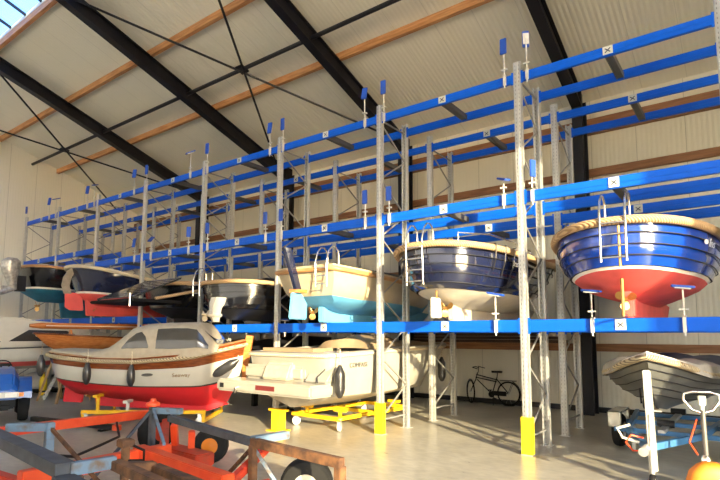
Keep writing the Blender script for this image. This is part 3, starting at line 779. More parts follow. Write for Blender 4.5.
def caster(parent, x, y, r=.1, yaw=0.):
    a = Vector((math.cos(yaw), math.sin(yaw), 0)); f = a.cross(Vector((0, 0, 1)))
    k = MB()
    for s in (-1, 1): k.bar(Vector((x, y, r))+a*s*.035, Vector((x, y, 2*r+.06))+a*s*.035+f*.03, .008, .06)
    k.box((x+f.x*.03, y+f.y*.03, 2*r+.06), (.1, .1, .012))
    c = k.build('caster', 'galv', parent)
    MB().lathe([(r*.3, -.025), (r*.95, -.025), (r, -.012), (r, .012), (r*.95, .025), (r*.3, .025)], (x, y, r), a, 18).build('wheel', 'wheel_white', c, smooth=True, angle=40)

def trolley(label, loc, rz, L, W, tees, z=.30, zc=None):
    zc = z if zc is None else zc
    t = thing('boat_trolley', label, 'boat trolley', loc, rz)
    for s in (-1, 1): MB().bbox((s*W/2-.04, 0, z-.05), (s*W/2+.04, L, z+.03)).build('side_rail', 'trolley_yellow', t, bevel=.008)
    for y in (.04, L*.5, L-.04):
        cb = MB().bbox((-W/2+.04, y-.04, zc-.05), (W/2-.04, y+.04, zc+.03))
        if zc < z:
            for s in (-1, 1): cb.bbox((s*W/2-.035, y-.035, zc-.05), (s*W/2+.035, y+.035, z-.05))
        cb.build('crossbar', 'trolley_yellow', t, bevel=.008)
    for s in (-1, 1):
        for y in (.12, L-.12): caster(t, s*W/2, y, .1, .4*s)
    for x, y, h, m in tees:
        a = MB(); a.bbox((x-.03, y-.03, z), (x+.03, y+.03, h)); a.bbox((x-.16, y-.05, h-.03), (x+.16, y+.05, h+.03))
        a.build('support_tee', m, t, bevel=.006)
    return t

# white and red sloop with beige canopy
JZ = .2
JR = -math.atan2(.8, .6)
t = boat_canopy = thing('canopied_sloop', 'white sloop with red bottom, varnished top strake and beige canopy with windows on yellow trolley', 'boat', (-13.13, 5.65, JZ), JR)
h = Hull(4.5, 2.0, [(0, .66), (.35, .48), (.8, .27), (1, .5)], [(0, 1.60), (.3, 1.47), (.5, 1.46), (.75, 1.56), (1, 1.86)], JZ, WM, [(0, .02), (.25, .34), (.5, .6), (.75, .82), (1, 1)], [(0, .5), (.36, .16), (1, 0)], [(0, -.5), (.3, -.26), (.7, -.1), (1, 0)], 2.6, .3, .45, 2.9)
h.band('hull_bottom', 0, .40, 'af_crimson', t); h.band('boot_stripe', .40, .425, 'stripe_black', t); h.band('topsides', .425, .76, 'gel_pale', t)
h.band('top_strake', .76, 1., 'mahogany', t)
h.rail('rubbing_rail', .93, .03, .045, 'rope_dark', t); h.deck('deck', 'teak', t)
skeg(t, [(.95, .62-JZ), (1.0, .34-JZ), (3.5, .2-JZ), (4.1, .4-JZ)], .12, 'af_crimson')
skeg(t, [(.25, .84-JZ), (.2, .42-JZ), (.66, .40-JZ), (.72, .84-JZ)], .05, 'af_crimson', 'rudder')
propeller(t, 0, .82, .56-JZ, .11)
MB().prism([(0, 4.36, 1.0-JZ), (0, 4.46, 1.0-JZ), (0, 4.6, 1.95-JZ), (0, 4.44, 1.97-JZ), (0, 4.38, 1.6-JZ)], (.11, 0, 0)).build('stem_post', 'varnish', t, bevel=.01)
def arch(y, w, hh, z):
    return [Vector((x*w, y, z-JZ+k*hh)) for x, k in ((-1, 0), (-.99, .25), (-.96, .5), (-.88, .78), (-.7, .93), (-.35, .99), (0, 1), (.35, .99), (.7, .93), (.88, .78), (.96, .5), (.99, .25), (1, 0))]
can = [(.2, .66, .05, 1.60), (.7, .82, .08, 1.55), (1.2, .90, .13, 1.49), (1.55, .92, .24, 1.47), (1.8, .93, .46, 1.46), (2.05, .93, .70, 1.46), (2.3, .93, .77, 1.46), (2.8, .92, .80, 1.46), (3.3, .88, .79, 1.48), (3.5, .85, .76, 1.50)]
cn = MB().loft([arch(*q) for q in can], closed=False, cap=False).build('canopy', 'canvas', t, smooth=True, angle=50)
ws = [(3.5, .85, .76, 1.50), (3.74, .78, .42, 1.54), (3.94, .68, .10, 1.60)]
MB().loft([arch(*q) for q in ws], closed=False, cap=False).build('windscreen', 'canvas', t, smooth=True, angle=50)
def canpt(y, k, s=1):
    tab = can+ws[1:]
    w = lerp([(q[0], q[1]) for q in tab], y); hh = lerp([(q[0], q[2]) for q in tab], y); z = lerp([(q[0], q[3]) for q in tab], y)
    x = lerp([(0, 1), (.25, .99), (.5, .96), (.78, .88), (.93, .7)], k)
    return Vector((s*(x*w+.014), y, z-JZ+k*hh+.006))
for s in (-1, 1):
    for nodes in ([(1.92, .34, .40), (2.05, .30, .58), (2.2, .28, .72), (2.32, .28, .74), (2.42, .28, .6), (2.5, .28, .34)], [(2.66, .26, .80), (3.0, .24, .81), (3.3, .24, .80), (3.5, .25, .77), (3.64, .28, .70), (3.76, .3, .52)]):
        rr = []
        for (y0, a0, b0), (y1, a1, b1) in zip(nodes, nodes[1:]):
            for f in (0, .33, .67): rr.append((y0+(y1-y0)*f, a0+(a1-a0)*f, b0+(b1-b0)*f))
        rr.append(nodes[-1])
        rr = [r for r in rr]
        MB().loft([[canpt(y, a_+(b_-a_)*q/8, s) for q in range(9)] for y, a_, b_ in rr], closed=False, cap=False).build('window', 'clearwin', cn, smooth=True, angle=60)
ww = MB(); 
ww.loft([[canpt(y, .86, 1)*1.0*f+canpt(y, .86, -1)*(1-f)+Vector((0, .02, 0.02 if y > 3.7 else .015)) for f in (.06, .5, .94)] for y in (3.56, 3.88)], closed=False, cap=False).build('front_window', 'clearwin', cn)
for v, i, nm in ((.66, 18, 'air_vent'), ):
    p, tt, u = h.at(v, i, 1, .012); n = tt.cross(u).normalized()
    MB().loft([[p+tt*.12*math.cos(q*PI/8)+u*.035*math.sin(q*PI/8)+n*z for q in range(16)] for z in (0, .012)]).build(nm, 'tiegrey', t)
p, tt, u = h.at(.63, 21, 1, .012)
text('name_lettering', 'Seaway', p, tt, u, .13, 'brown_decal', t)
JM = Matrix.Translation((-13.13, 5.65, JZ)) @ Matrix.Rotation(JR, 4, 'Z')
def on_hull(hh, mw, v, i, side, ex): return mw @ hh.pt(v, i, side, ex)
for yy, v, nm in ((.03, .66, 'at its stern quarter'), (1.35, .64, 'below the low aft edge of the canopy'), (2.2, .64, 'below the canopy windows')):
    i = min(range(len(h.out)), key=lambda q: abs(h.pt(v, q, 1).y-yy-(.0 if yy > .1 else .2)))
    fender(on_hull(h, JM, v, i, 1, .16), f'black fender hung on the white sloop, {nm}', 'black fenders on the canopied sloop', .085, .36)
trolley('yellow four-wheeled trolley carrying the white and red canopied sloop', (-12.35, 6.3, 0), JR+.02, 2.7, 1.56, [(.78, .35, .64, 'trolley_yellow'), (.78, 1.0, .52, 'jack'), (-.78, .5, .58, 'trolley_yellow')], .30, .12)

# white sports cruiser seen from the stern quarter
KZ = .36
KX, KY, KR = -7.66, 7.62, math.radians(-1)
t = boat_white = thing('white_sports_boat', 'white motor boat with swim platform and tan covers, stern to the open floor', 'boat', (KX, KY, KZ), KR)
h = Hull(6.6, 2.56, [(0, .52), (.3, .46), (.8, .58), (1, 1.1)], [(0, 1.62), (.4, 1.72), (.75, 1.74), (1, 1.78)], KZ, [(0, .05), (.1, .45), (.22, .84), (.26, .92), (.6, .98), (1, 1)], [(0, .02), (.25, .4), (.5, .62), (.75, .82), (1, 1)], [(0, .25), (1, 0)], [(0, -1.3), (.3, -.75), (.7, -.25), (1, 0)], 7, .2, .45, 2.2)
h.band('hull_bottom', 0, .26, 'af_grey', t); h.band('topsides', .26, 1., 'gel_ivory', t)
h.rail('rubbing_rail', .95, .01, .03, 'rope_light', t); h.deck('deck', 'gel_ivory', t, .2, .10, .14)
sp = MB(); sp.bbox((-1.33, -.62, .84-KZ), (1.34, .02, 1.07-KZ)); sp = sp.build('swim_platform', 'gel_ivory', t, bevel=.04)
MB().bbox((-.1, -.63, .92-KZ), (.42, -.615, 1.01-KZ)).build('reflector', 'darkred', sp)
MB().bbox((-1.2, -.628, .91-KZ), (-1.08, -.615, 1.0-KZ)).build('side_light', 'black_plastic', sp)
MB().tube([(-.62, -.62, .95-KZ), (-.62, -.7, .93-KZ), (-.62, -.7, .83-KZ), (-.55, -.7, .89-KZ)], .015, 6).build('towing_eye', 'steel', sp)
a = MB()
a.bbox((-1.2, .0, 1.06-KZ), (.55, .5, 1.36-KZ)); a.build('transom_seat', 'gel_ivory', t, bevel=.06)
a = MB(); a.prism([(0, -.12, 1.08-KZ), (0, .3, 1.08-KZ), (0, .24, 1.48-KZ), (0, .02, 1.4-KZ)], (.75, 0, 0)); a.build('stern_cushion', 'canvas', t, bevel=.04, xf=Matrix.Translation((-.1, -.05, 0)))
a = MB(); a.bbox((-1.15, .35, 1.3-KZ), (.5, 1.1, 1.70-KZ)); a.build('sun_pad', 'canvas_tan', t, bevel=.07)
a = MB(); a.prism([(0, -.08, 1.06-KZ), (0, .7, 1.06-KZ), (0, .7, 1.66-KZ), (0, .45, 1.64-KZ), (0, .05, 1.2-KZ)], (.6, 0, 0)); a.build('quarter_moulding', 'gel_ivory', t, bevel=.04, xf=Matrix.Translation((.92, 0, 0)))
def hump(pts, w0, w1, z0, name, m):
    rr = []
    for y, hgt in pts:
        rr.append([Vector((w0+(w1-w0)*f, y+.05*math.sin(9*f+y), z0-KZ+hgt*math.sin(PI*f)**.55*(1+.1*math.sin(13*f+4*y)))) for f in [k/14 for k in range(15)]])
    return MB().loft(rr, closed=False, cap=False).build(name, m, t, smooth=True, angle=60)
hump([(1.5, .02), (1.55, .22), (2.1, .29), (2.7, .28), (3.05, .18), (3.1, .0)], -.5, 1.15, 1.68, 'cockpit_cover', 'canvas_tan')
hump([(3.2, .02), (3.3, .12), (3.9, .15), (4.7, .13), (5.4, .08), (5.9, .0)], -.7, .8, 1.70, 'foredeck_cover', 'canvas_tan')
ml = MB()
ml.tube([(1.0, .5, 1.70-KZ), (1.05, .3, 1.52-KZ), (1.02, .1, 1.30-KZ), (.95, -.02, 1.18-KZ), (1.05, -.12, 1.09-KZ)], .012, 6)
ml.build('mooring_line', 'fender', t)
KM = Matrix.Translation((KX, KY, KZ)) @ Matrix.Rotation(KR, 4, 'Z')
p, tt, u = h.at(.72, 13, 1, .012)
p = Vector((p.x, .84, lerp(h.zk, .2)+(lerp(h.zs, .2)-lerp(h.zk, .2))*.76-KZ)); p.x = h.pt(.80, 14, 1, .015).x
text('name_lettering', 'COMPASS', p, (0, 1, 0), (0, 0, 1), .13, 'grey_decal', t)
for yy, zz, lab in ((.08, 1.10, 'black fender hung near the stern corner of the white motor boat'), (4.35, 1.12, 'black fender hung towards the bow of the white motor boat, behind the uprights')):
    i = min(range(len(h.out)), key=lambda q: abs(h.pt(.6, q, 1).y-yy)) 
    p = Vector((h.B/2+.15, yy, 0)) if yy < 1 else h.pt(.8, i, 1, .16); p.y = yy; p.z = zz-KZ
    fender(KM @ p, lab, 'fenders on the white motor boat', .10, .5)
fender((KX-1.28, KY-.42, 1.28), 'black fender leaning on the corner of the white swim platform', 'fenders on the white motor boat', .1, .52, (1.0, .6), line=.1)
trolley('yellow four-wheeled trolley under the white motor boat', (-7.62, 8.5, 0), -.06, 2.6, 1.3, [(.5, .3, .40, 'trolley_yellow'), (-.5, .3, .40, 'trolley_yellow'), (.5, 2.2, .42, 'trolley_yellow')], .27)
t = thing('keel_stand', 'short yellow steel stand under the stern of the white motor boat', 'boat support', (-8.05, 7.9, 0))
a = MB(); a.bbox((-.12, -.10, .02), (.12, .10, .40)); a.build('column', 'trolley_yellow', t, bevel=.01)
MB().bbox((-.2, -.16, .0), (.2, .16, .02)).build('foot_plate', 'trolley_yellow', t)
MB().bbox((-.22, -.08, .40), (.22, .08, .44)).build('head_plate', 'trolley_yellow', t)

# varnished open rowing boat with a mast laid above it
IZ = 1.25
t = thing('varnished_rowing_boat', 'varnished wooden open boat behind the beige canopy', 'boat', (-16.7, 6.5, IZ), math.radians(-6))
h = Hull(5.6, 1.7, [(0, 1.5), (.2, 1.3), (.8, 1.3), (1, 1.55)], [(0, 2.02), (.5, 1.86), (1, 2.1)], IZ, [(0, .05), (.3, .5), (.6, .85), (1, 1)], WB, [(0, .9), (.4, .35), (1, 0)], [(0, -.9), (.5, -.4), (1, 0)], 1.7, .42, .5, 2.0, laps=(.5, .75), lapd=.01)
h.band('planking', .02, 1., 'varnish', t, nsub=10); h.rail('gunwale', .98, .01, .025, 'mahogany', t); h.deck('thwart_deck', 'deck', t, .15, .1, .05)
for y in (1.0, 4.4):
    a = MB(); a.bar((-.3, y, .4), (0, y, .86), .05, .05); a.bar((.3, y, .4), (0, y, .86), .05, .05); a.build('mast_crutch', 'varnish', t)
t2 = thing('wooden_mast', 'varnished wooden mast lying lengthwise above the open rowing boat', 'mast', (-16.7, 6.5, 2.23), math.radians(-6))
MB().tube([(0, -.1, 0), (0, .2, 0), (0, 3, 0), (0, 6.2, 0), (0, 6.6, 0)], [.05, .09, .1, .085, .05], 12).build('spar', 'varnish', t2, smooth=True)
MB().tube([(.1, .3, .0), (.1, 6.2, 0)], .012, 6).build('sail_track', 'stripe_white', t2)
for yy, w in ((7.3, 'aft'), (10.3, 'forward')):
    t2 = thing('boat_trestle', f'dark timber trestle under the {w} end of the varnished rowing boat', 'trestle', (-16.65, yy, 0))
    a = MB(); a.bbox((-.6, -.06, 1.14), (.6, .06, 1.25)); a.build('top_beam', 'woodblock', t2)
    for sx in (-1, 1):
        for sy in (-1, 1): MB().bar((sx*.5, sy*.05, 1.14), (sx*.62, sy*.35, 0), .06, .06).build('leg', 'woodblock', t2)

# white cabin cruiser with red stripe
HZ = .8
t = thing('cabin_cruiser', 'white cabin cruiser with red band and dark raked windows near the gable wall', 'boat', (-19.55, 3.6, HZ))
h = Hull(8.2, 2.7, [(0, .86), (.8, .86), (1, 1.15)], [(0, 1.5), (.6, 1.6), (1, 1.85)], HZ, [(0, .3), (.2, .8), (.5, .95), (1, 1)], WB, [(0, .1), (1, 0)], [(0, -1.2), (1, 0)], 6, .15, .5, 2.2)
h.band('hull_bottom', 0, .16, 'gel_white', t); h.band('red_band', .16, .38, 'af_red', t); h.band('topsides', .38, 1., 'gel_white', t); h.deck('deck', 'gel_white', t)
h.rail('rubbing_rail', .99, .0, .02, 'tiegrey', t)
def cab(pts, w): return [[Vector((x*w*f, y, z-HZ)) for x, f in ((-1, 1), (-1, .985), (1, .985), (1, 1))] for y, z, f in pts]
a = MB(); a.prism([(0, .6, 1.5-HZ), (0, 1.0, 2.3-HZ), (0, 3.4, 2.44-HZ), (0, 4.4, 2.36-HZ), (0, 5.2, 2.2-HZ), (0, 6.6, 1.92-HZ), (0, 7.4, 1.6-HZ)], (2.2, 0, 0)); cb = a.build('cabin', 'gel_white', t, bevel=.08)
for s in (-1, 1):
    for poly in ([(2.9, 1.76), (3.45, 2.12), (4.6, 2.1), (5.1, 1.9), (5.0, 1.76)], [(1.0, 1.7), (1.3, 2.16), (2.2, 2.16), (2.7, 1.74)]):
        MB().prism([(s*1.104, y, z-HZ) for y, z in poly], (.012, 0, 0)).build('side_window', 'clearwin', cb)
MB().prism([(0, 1.6, 2.36-HZ), (0, 2.2, 2.5-HZ), (0, 3.4, 2.52-HZ), (0, 3.7, 2.42-HZ)], (1.5, 0, 0)).build('roof_hatch', 'gel_white', cb, bevel=.04)
for yy, w in ((5., 'near'), (9.6, 'far')):
    t2 = thing('hull_cradle', f'black steel cradle under the {w} end of the white cabin cruiser', 'boat support', (-19.55, yy, 0))
    a = MB(); a.bbox((-1., -.08, .68), (1., .08, .8)); a.build('crossbeam', 'blacksteel', t2)
    for s in (-1, 1): MB().bbox((s*.9-.06, -.08, 0), (s*.9+.06, .08, .68)).build('leg', 'blacksteel', t2)

# dark covered boat deep under the rack
CZ = .55
t = thing('covered_boat', 'boat under a black cover deep below the rack, behind the white motor boat', 'boat', (-10.65, 9.4, CZ))
h = Hull(4.9, 2.2, [(0, .7), (.8, .66), (1, .95)], [(0, 1.5), (.5, 1.42), (1, 1.7)], CZ, WM, WB, [(0, .3), (1, 0)], [(0, -.8), (1, 0)], 3, .25, .45, 2.)
h.band('hull', 0, 1., 'gel_dgrey', t); h.rail('rubbing_rail', .98, .01, .03, 'tiegrey', t)
MB().loft([[Vector((x, y, 1.45-CZ+z*f)) for x, z in ((-1.05, 0), (-.9, .25), (-.4, .46), (0, .52), (.4, .46), (.9, .25), (1.05, 0))] for y, f in ((.1, .3), (.5, .8), (2., 1.), (3.4, .9), (4.2, .3))], closed=False, cap=False).build('cover', 'canvas_black', t, smooth=True, angle=60)
for yy, w in ((10.2, 'near'), (12.8, 'far')):
    t2 = thing('hull_cradle', f'black steel cradle under the {w} end of the black-covered boat', 'boat support', (-10.65, yy, 0))
    MB().bbox((-.8, -.08, .55), (.8, .08, .66)).build('crossbeam', 'blacksteel', t2)
    for s in (-1, 1): MB().bbox((s*.7-.05, -.08, 0), (s*.7+.05, .08, .55)).build('leg', 'blacksteel', t2)

# black tender on trailer, bow to the open floor
LZ = .62
LR = math.radians(180)
LX, LY = -1.23, 8.3
LB = 4.2
ox, oy = LX-math.sin(LR)*-0, LY
# local +y points from stern to bow; place the root at the stern
dirv = Vector((-math.sin(LR), math.cos(LR)))
sx, sy = LX-dirv.x*LB, LY-dirv.y*LB
t = thing('black_tender', 'black lapstrake tender with grey cover on road trailer, bow to the open floor', 'boat', (sx, sy, LZ), LR)
h = Hull(LB, 1.84, [(0, .85), (.7, .82), (1, 1.0)], [(0, 1.36), (.55, 1.34), (.8, 1.46), (1, 1.72)], LZ, [(0, .05), (.2, .45), (.4, .75), (.7, .93), (1, 1)], [(0, .02), (.25, .3), (.5, .56), (.75, .8), (1, 1)], [(0, .3), (1, 0)], [(0, -.75), (.3, -.42), (.7, -.14), (1, 0)], 4, .2, .5, 2.3, laps=(.3, .45, .6, .75, .88), lapd=.03)
h.band('hull', .02, 1., 'gel_tender', t, nsub=14); h.seams(t, 'seam', .008); h.rail('rubbing_rail', .95, .03, .05, 'rope_dark', t)
h.rail('gunwale', 1.02, -.03, .035, 'stripe_white', t); h.deck('deck', 'deck', t, .15, .05, .06)
def cover(y0, y1, name, m, hh):
    rr = []
    for k in range(9):
        y = y0+(y1-y0)*k/8
        i = min(range(len(h.out)), key=lambda q: abs(h.pt(1., q, 1).y-y)); w = abs(h.pt(1., i, 1).x)*1.0+.03
        z = h.pt(1., i, 1).z
        rr.append([Vector((w*math.cos(PI*f), y, z+.02+hh*min(1, .12+k*.45, .12+(8-k)*.45)*math.sin(PI*f)**.6*(.8+.2*math.sin(11*f+3*k))-.1*(f < .05 or f > .95))) for f in [q/16 for q in range(17)]])
    return MB().loft(rr, closed=False, cap=False).build(name, m, t, smooth=True, angle=60)
cover(.1, 2.3, 'stern_cover', 'tarp_navy', .3); cover(2.25, 3.75, 'bow_cover', 'canvas_grey', .22)
t = thing('boat_trailer', 'blue road trailer with white winch post under the black tender', 'trailer', (sx, sy, 0), LR)
for s in (-1, 1):
    MB().bar((s*.75, .6, .48), (s*.5, 3.0, .48), .07, .09).build('side_rail', 'trailer_blue', t)
    MB().bar((s*.5, 3.0, .48), (0, 4.5, .5), .07, .09).build('drawbar', 'trailer_blue', t)
    wheel(t, (s*.84, 1.9, .29), .29, .17, (1, 0, 0), hm='wheel_white')
    a = MB(); a.bbox((s*.84-.12, 1.52, .62), (s*.84+.12, 2.28, .66)); a.bbox((s*.84-.12, 1.50, .38), (s*.84+.12, 1.54, .66)); a.bbox((s*.84-.12, 2.26, .38), (s*.84+.12, 2.30, .66)); a.build('mudguard', 'gel_white', t, bevel=.02)
for y in (.8, 1.9, 2.9): MB().bar((-.72, y, .46), (.72, y, .46), .07, .07).build('crossbar', 'trailer_blue', t)
MB().bar((-.9, 1.9, .3), (.9, 1.9, .3), .06, .06).build('axle', 'trailer_blue', t)
for y in (1.0, 2.7): MB().tube([(-.12, y, .58), (.12, y, .58)], .06, 10).build('keel_roller', 'fender', t)
MB().bbox((-.05, .7, .5), (.05, 3.2, .545)).build('keel_rail', 'galv', t)
wp = MB(); wp.bar((-.06, 4.50, .2), (.0, 4.30, 1.50), .09, .13, up=(0, 1, 0)); wp.build('winch_post', 'gel_white', t, bevel=.012)
a = MB(); a.lathe([(.05, -.06), (.07, -.05), (.07, .05), (.05, .06)], (.0, 4.3, 1.05), (1, 0, 0), 14); a.bar((.08, 4.3, 1.05), (.1, 4.25, 1.25), .02, .02); a.build('winch', 'blacksteel', t)
jw = MB(); jw.tube([(-.06, 4.62, .95), (-.06, 4.62, .16)], .028, 10); jw.tube([(-.06, 4.62, .95), (-.06, 4.62, 1.0), (-.2, 4.62, 1.0)], .012, 6); jw.build('jockey_stand', 'galv', t)
wheel(t, (-.06, 4.64, .1), .1, .06, (1, 0, 0), 'jockey_wheel', 'black_plastic', 'galv', 16, .5)
MB().tube([(0, 4.4, .5), (0, 4.7, .52), (0, 4.85, .5)], [.05, .045, .06], 10).build('coupling', 'galv', t)
MB().tube([(.05, 4.5, .62), (.18, 4.6, .66), (.24, 4.62, .56), (.16, 4.6, .46), (.05, 4.55, .46)], .012, 6).build('breakaway_cable', 'paint_red', t)
MB().tube([(.1, 4.48, .55), (.3, 4.5, .60), (.36, 4.52, .72), (.2, 4.5, .78)], .02, 6).build('handbrake_lever', 'gel_white', t)
MB().bbox((.5, 2.35, .05), (.56, 2.41, .46)).build('prop_stand', 'galv', t)

# bicycle against the back wall
bx, by = -6.25, 14.62
t = thing('bicycle', 'black bicycle with carrier leaning at the panelled back wall', 'bicycle', (bx, by, 0))
def ringw(c, r, ax, name):
    a = Vector(ax).normalized(); u = a.orthogonal().normalized(); v = a.cross(u); c = Vector(c)
    w = MB().tube([c+(u*math.cos(q*PI/16)+v*math.sin(q*PI/16))*r for q in range(32)], .022, 8, True).build(name, 'rubber', t, smooth=True, angle=60)
    s = MB()
    for q in range(12):
        s.tube([c+a*.02*(1 if q % 2 else -1), c+(u*math.cos(q*PI/6)+v*math.sin(q*PI/6))*r*.97], .0022, 4)
    s.tube([c-a*.04, c+a*.04], .02, 8); s.build('spoke', 'galv', w)
    MB().tube([c+(u*math.cos(q*PI/16)+v*math.sin(q*PI/16))*(r+.035) for q in range(-2, 16)], .012, 6).build('mudguard', 'black_plastic', t)
ringw((.55, 0, .345), .32, (0, 1, 0), 'rear_wheel'); ringw((-.60, -.02, .345), .32, (.72, .7, 0), 'front_wheel')
fr = MB()
hd, st_, bb_, ra_ = (-.42, 0, .84), (.22, 0, .80), (.06, 0, .30), (.55, 0, .345)
for a_, b_ in ((hd, (.19, 0, .72)), ((-.40, 0, .70), bb_), (st_, bb_), (bb_, ra_), ((.2, 0, .74), ra_), ((-.38, 0, .90), (-.45, 0, .66)), ((-.45, 0, .68), (-.60, -.02, .345)), ((-.44, 0, .76), (.2, 0, .66))): fr.tube([a_, b_], .016, 8)
fr.build('frame', 'black_plastic', t, smooth=True, angle=60)
MB().tube([(-.36, 0, .9), (-.34, 0, 1.04), (-.40, -.1, 1.08), (-.42, -.26, 1.06), (-.25, -.28, 1.02)], .012, 8).tube([(-.34, 0, 1.04), (-.40, .1, 1.08), (-.42, .22, 1.06), (-.25, .24, 1.02)], .012, 8).build('handlebar', 'black_plastic', t, smooth=True, angle=60)
MB().loft([[Vector((x, yy*w, z+.0)) for yy, z in ((-1, .94), (-.6, .97), (.6, .97), (1, .94), (0, .91))] for x, w in ((.06, .03), (.14, .05), (.28, .10), (.36, .08))]).tube([(.22, 0, .80), (.24, 0, .93)], .013, 8).build('saddle', 'black_plastic', t)
MB().lathe([(.09, -.012), (.09, .012)], (.06, -.05, .30), (0, 1, 0), 20).build('chainwheel', 'black_plastic', t)
MB().bar((.06, -.07, .3), (.16, -.07, .2), .015, .02).bbox((.12, -.13, .18), (.22, -.07, .205)).build('crank', 'black_plastic', t)
MB().bar((.06, .07, .3), (-.04, .07, .4), .015, .02).bbox((-.1, .07, .39), (0, .13, .415)).build('crank', 'black_plastic', t)
MB().bbox((.06, -.045, .27), (.5, -.03, .40)).build('chain_case', 'black_plastic', t, bevel=.01)
MB().bbox((.32, -.06, .70), (.78, .06, .715)).bar((.7, -.06, .7), (.55, -.05, .345), .01, .01).bar((.7, .06, .7), (.55, .05, .345), .01, .01).build('carrier', 'black_plastic', t)
MB().bar((.08, .02, .28), (.16, -.18, .0), .014, .014).build('side_stand', 'black_plastic', t)

for k, (x0_, x1_, z_, nm) in enumerate(((-9.2, -4.1, 1.78, 'lowest of three'), (-9.0, -4.3, 1.875, 'middle of three'), (-9.3, -4.6, 1.97, 'topmost of three'))):  # three dark strips added for the dark band above the wall rail
    t = thing('dark_wall_strip', f'long dark plank lying on the wall rail above the bicycle, {nm}', 'strip', (x0_, 14.83, z_), 0, 'dark strips above the bicycle')
    MB().bbox((0, -.07, .002), (x1_-x0_, .06, .09)).build('strip', M['darkband'], t, bevel=.006)
# aluminium step ladder, yellow bottle, white bag near the gable
t = thing('step_ladder', 'small aluminium step ladder behind the red stern of the canopied sloop', 'ladder', (-17.5, 7.7, 0), math.radians(-20))
for s in (-1, 1):
    MB().bar((s*.24, -.45, 0), (s*.2, 0, 1.0), .03, .06).build('stile', 'galv', t)
    MB().bar((s*.24, .4, 0), (s*.2, .02, .97), .025, .03).build('rear_leg', 'galv', t)
for k in range(5):
    f = (k+.6)/5.2; MB().box((0, -.45+.45*f, 1.0*f), (.44, .1, .02)).build('tread', 'galv', t)
t = thing('gas_bottle', 'slim yellow gas bottle standing by the black frame near the gable', 'gas bottle', (-18.75, 7.7, 0))
MB().lathe([(.09, 0), (.115, .03), (.115, .5), (.09, .58), (.04, .62), (.035, .68)], (0, 0, 0), (0, 0, 1), 18).build('cylinder', 'guard', t, smooth=True, angle=50)
MB().lathe([(.12, .10), (.12, .16)], (0, 0, 0), (0, 0, 1), 18).build('band', 'black_plastic', t)
MB().lathe([(.03, .67), (.045, .70), (.045, .74), (.02, .76)], (0, 0, 0), (0, 0, 1), 12).build('valve', 'bronze', t)
t = thing('plastic_sack', 'crumpled white plastic sack on dark pallet below the cabin cruiser', 'sack', (-19.9, 7.9, .15))
random.seed(3)
rr = []
for z, r in ((0, .45), (.12, .55), (.3, .5), (.42, .36), (.5, .2), (.54, .05)):
    rr.append([Vector((r*(1+.15*random.random())*math.cos(q*PI/10), r*.8*(1+.15*random.random())*math.sin(q*PI/10), z)) for q in range(20)])
MB().loft(rr).build('sack_body', 'bag_white', t, smooth=True, angle=80)
t = thing('dark_pallet', 'dark pallet carrying the white plastic sack', 'pallet', (-19.9, 7.9, 0))
for y in (-.5, 0, .5): MB().bbox((-.9, y-.06, 0), (.9, y+.06, .11)).build('bearer', 'black_plastic', t)
for k in range(5): MB().bbox((-.9+.4*k, -.6, .11), (-.9+.4*k+.2, .6, .148)).build('board', 'black_plastic', t)

# compact blue tractor
t = thing('compact_tractor', 'compact blue tractor with white headlamps and black tyres by the red boat mover', 'tractor', (-14.15, 4.88, 0), math.radians(-18))
# local +x is its front
rr = []
for x, w, z0, z1 in ((-.7, .36, .55, 1.2), (-.1, .36, .52, 1.16), (.35, .36, .5, 1.06), (.62, .33, .5, .86), (.7, .3, .52, .72)):
    rr.append([Vector((x, -w, z0)), Vector((x, w, z0)), Vector((x, w, z0+(z1-z0)*.72)), Vector((x, w*.7, z1)), Vector((x, -w*.7, z1)), Vector((x, -w, z0+(z1-z0)*.72))])
hd_ = MB().loft(rr).build('bonnet', 'tractor_blue', t, bevel=.03)
MB().bbox((.64, -.36, .56), (.74, .36, .68)).build('front_panel', 'gel_white', hd_, bevel=.015)
for s in (-1, 1):
    MB().bbox((.735, s*.2-.11, .575), (.75, s*.2+.11, .665)).build('headlamp', 'lamp_white', hd_)
    MB().bbox((.68, s*.40-.05, .58), (.76, s*.40+.04, .67)).build('indicator', 'lamp_amber', hd_)
    wheel(t, (.42, s*.46, .26), .26, .2, (0, 1, 0), 'front_wheel', hub=.4, hm='black_plastic')
    wheel(t, (-.95, s*.5, .42), .42, .3, (0, 1, 0), 'rear_wheel', hub=.45, hm='lamp_white')
    MB().loft([[Vector((-.95+.5*math.cos(q*PI/10), s*.5+dy, .42+.5*math.sin(q*PI/10))) for dy in (-.17, .17)] for q in range(0, 11)], closed=False, cap=False).build('mudguard', 'tractor_blue', t)
MB().bbox((-1.2, -.3, .3), (.6, .3, .56)).build('chassis', 'black_plastic', t, bevel=.03)
MB().bbox((-1.05, -.24, .7), (-.65, .24, .8)).bbox((-1.1, -.24, .75), (-1.0, .24, 1.25)).bbox((-1.05, -.2, .55), (-.7, .2, .72)).build('seat', 'black_plastic', t, bevel=.03)
MB().tube([(-.3, 0, 1.0), (-.5, 0, 1.25)], .02, 8).tube([(-.5+.1*math.cos(q*PI/8), .19*math.sin(q*PI/8), 1.25+.1*math.cos(q*PI/8)) for q in range(16)], .014, 6, True).build('steering_wheel', 'black_plastic', t)
MB().bbox((.6, -.2, .28), (.76, .2, .4)).build('front_hitch', 'black_plastic', t, bevel=.03)
t = thing('towing_bar', 'long black steel towing bar lying on the floor before the tractor', 'towing bar', (-13.1, 5.2, 0), math.radians(12))
MB().bbox((0, -.05, .04), (2.6, .05, .14)).build('bar', 'black_plastic', t)
MB().lathe([(.05, 0), (.09, .01), (.09, .11), (.05, .12)], (2.66, 0, .03), (0, 0, 1), 14).build('eye', 'paint_red', t)
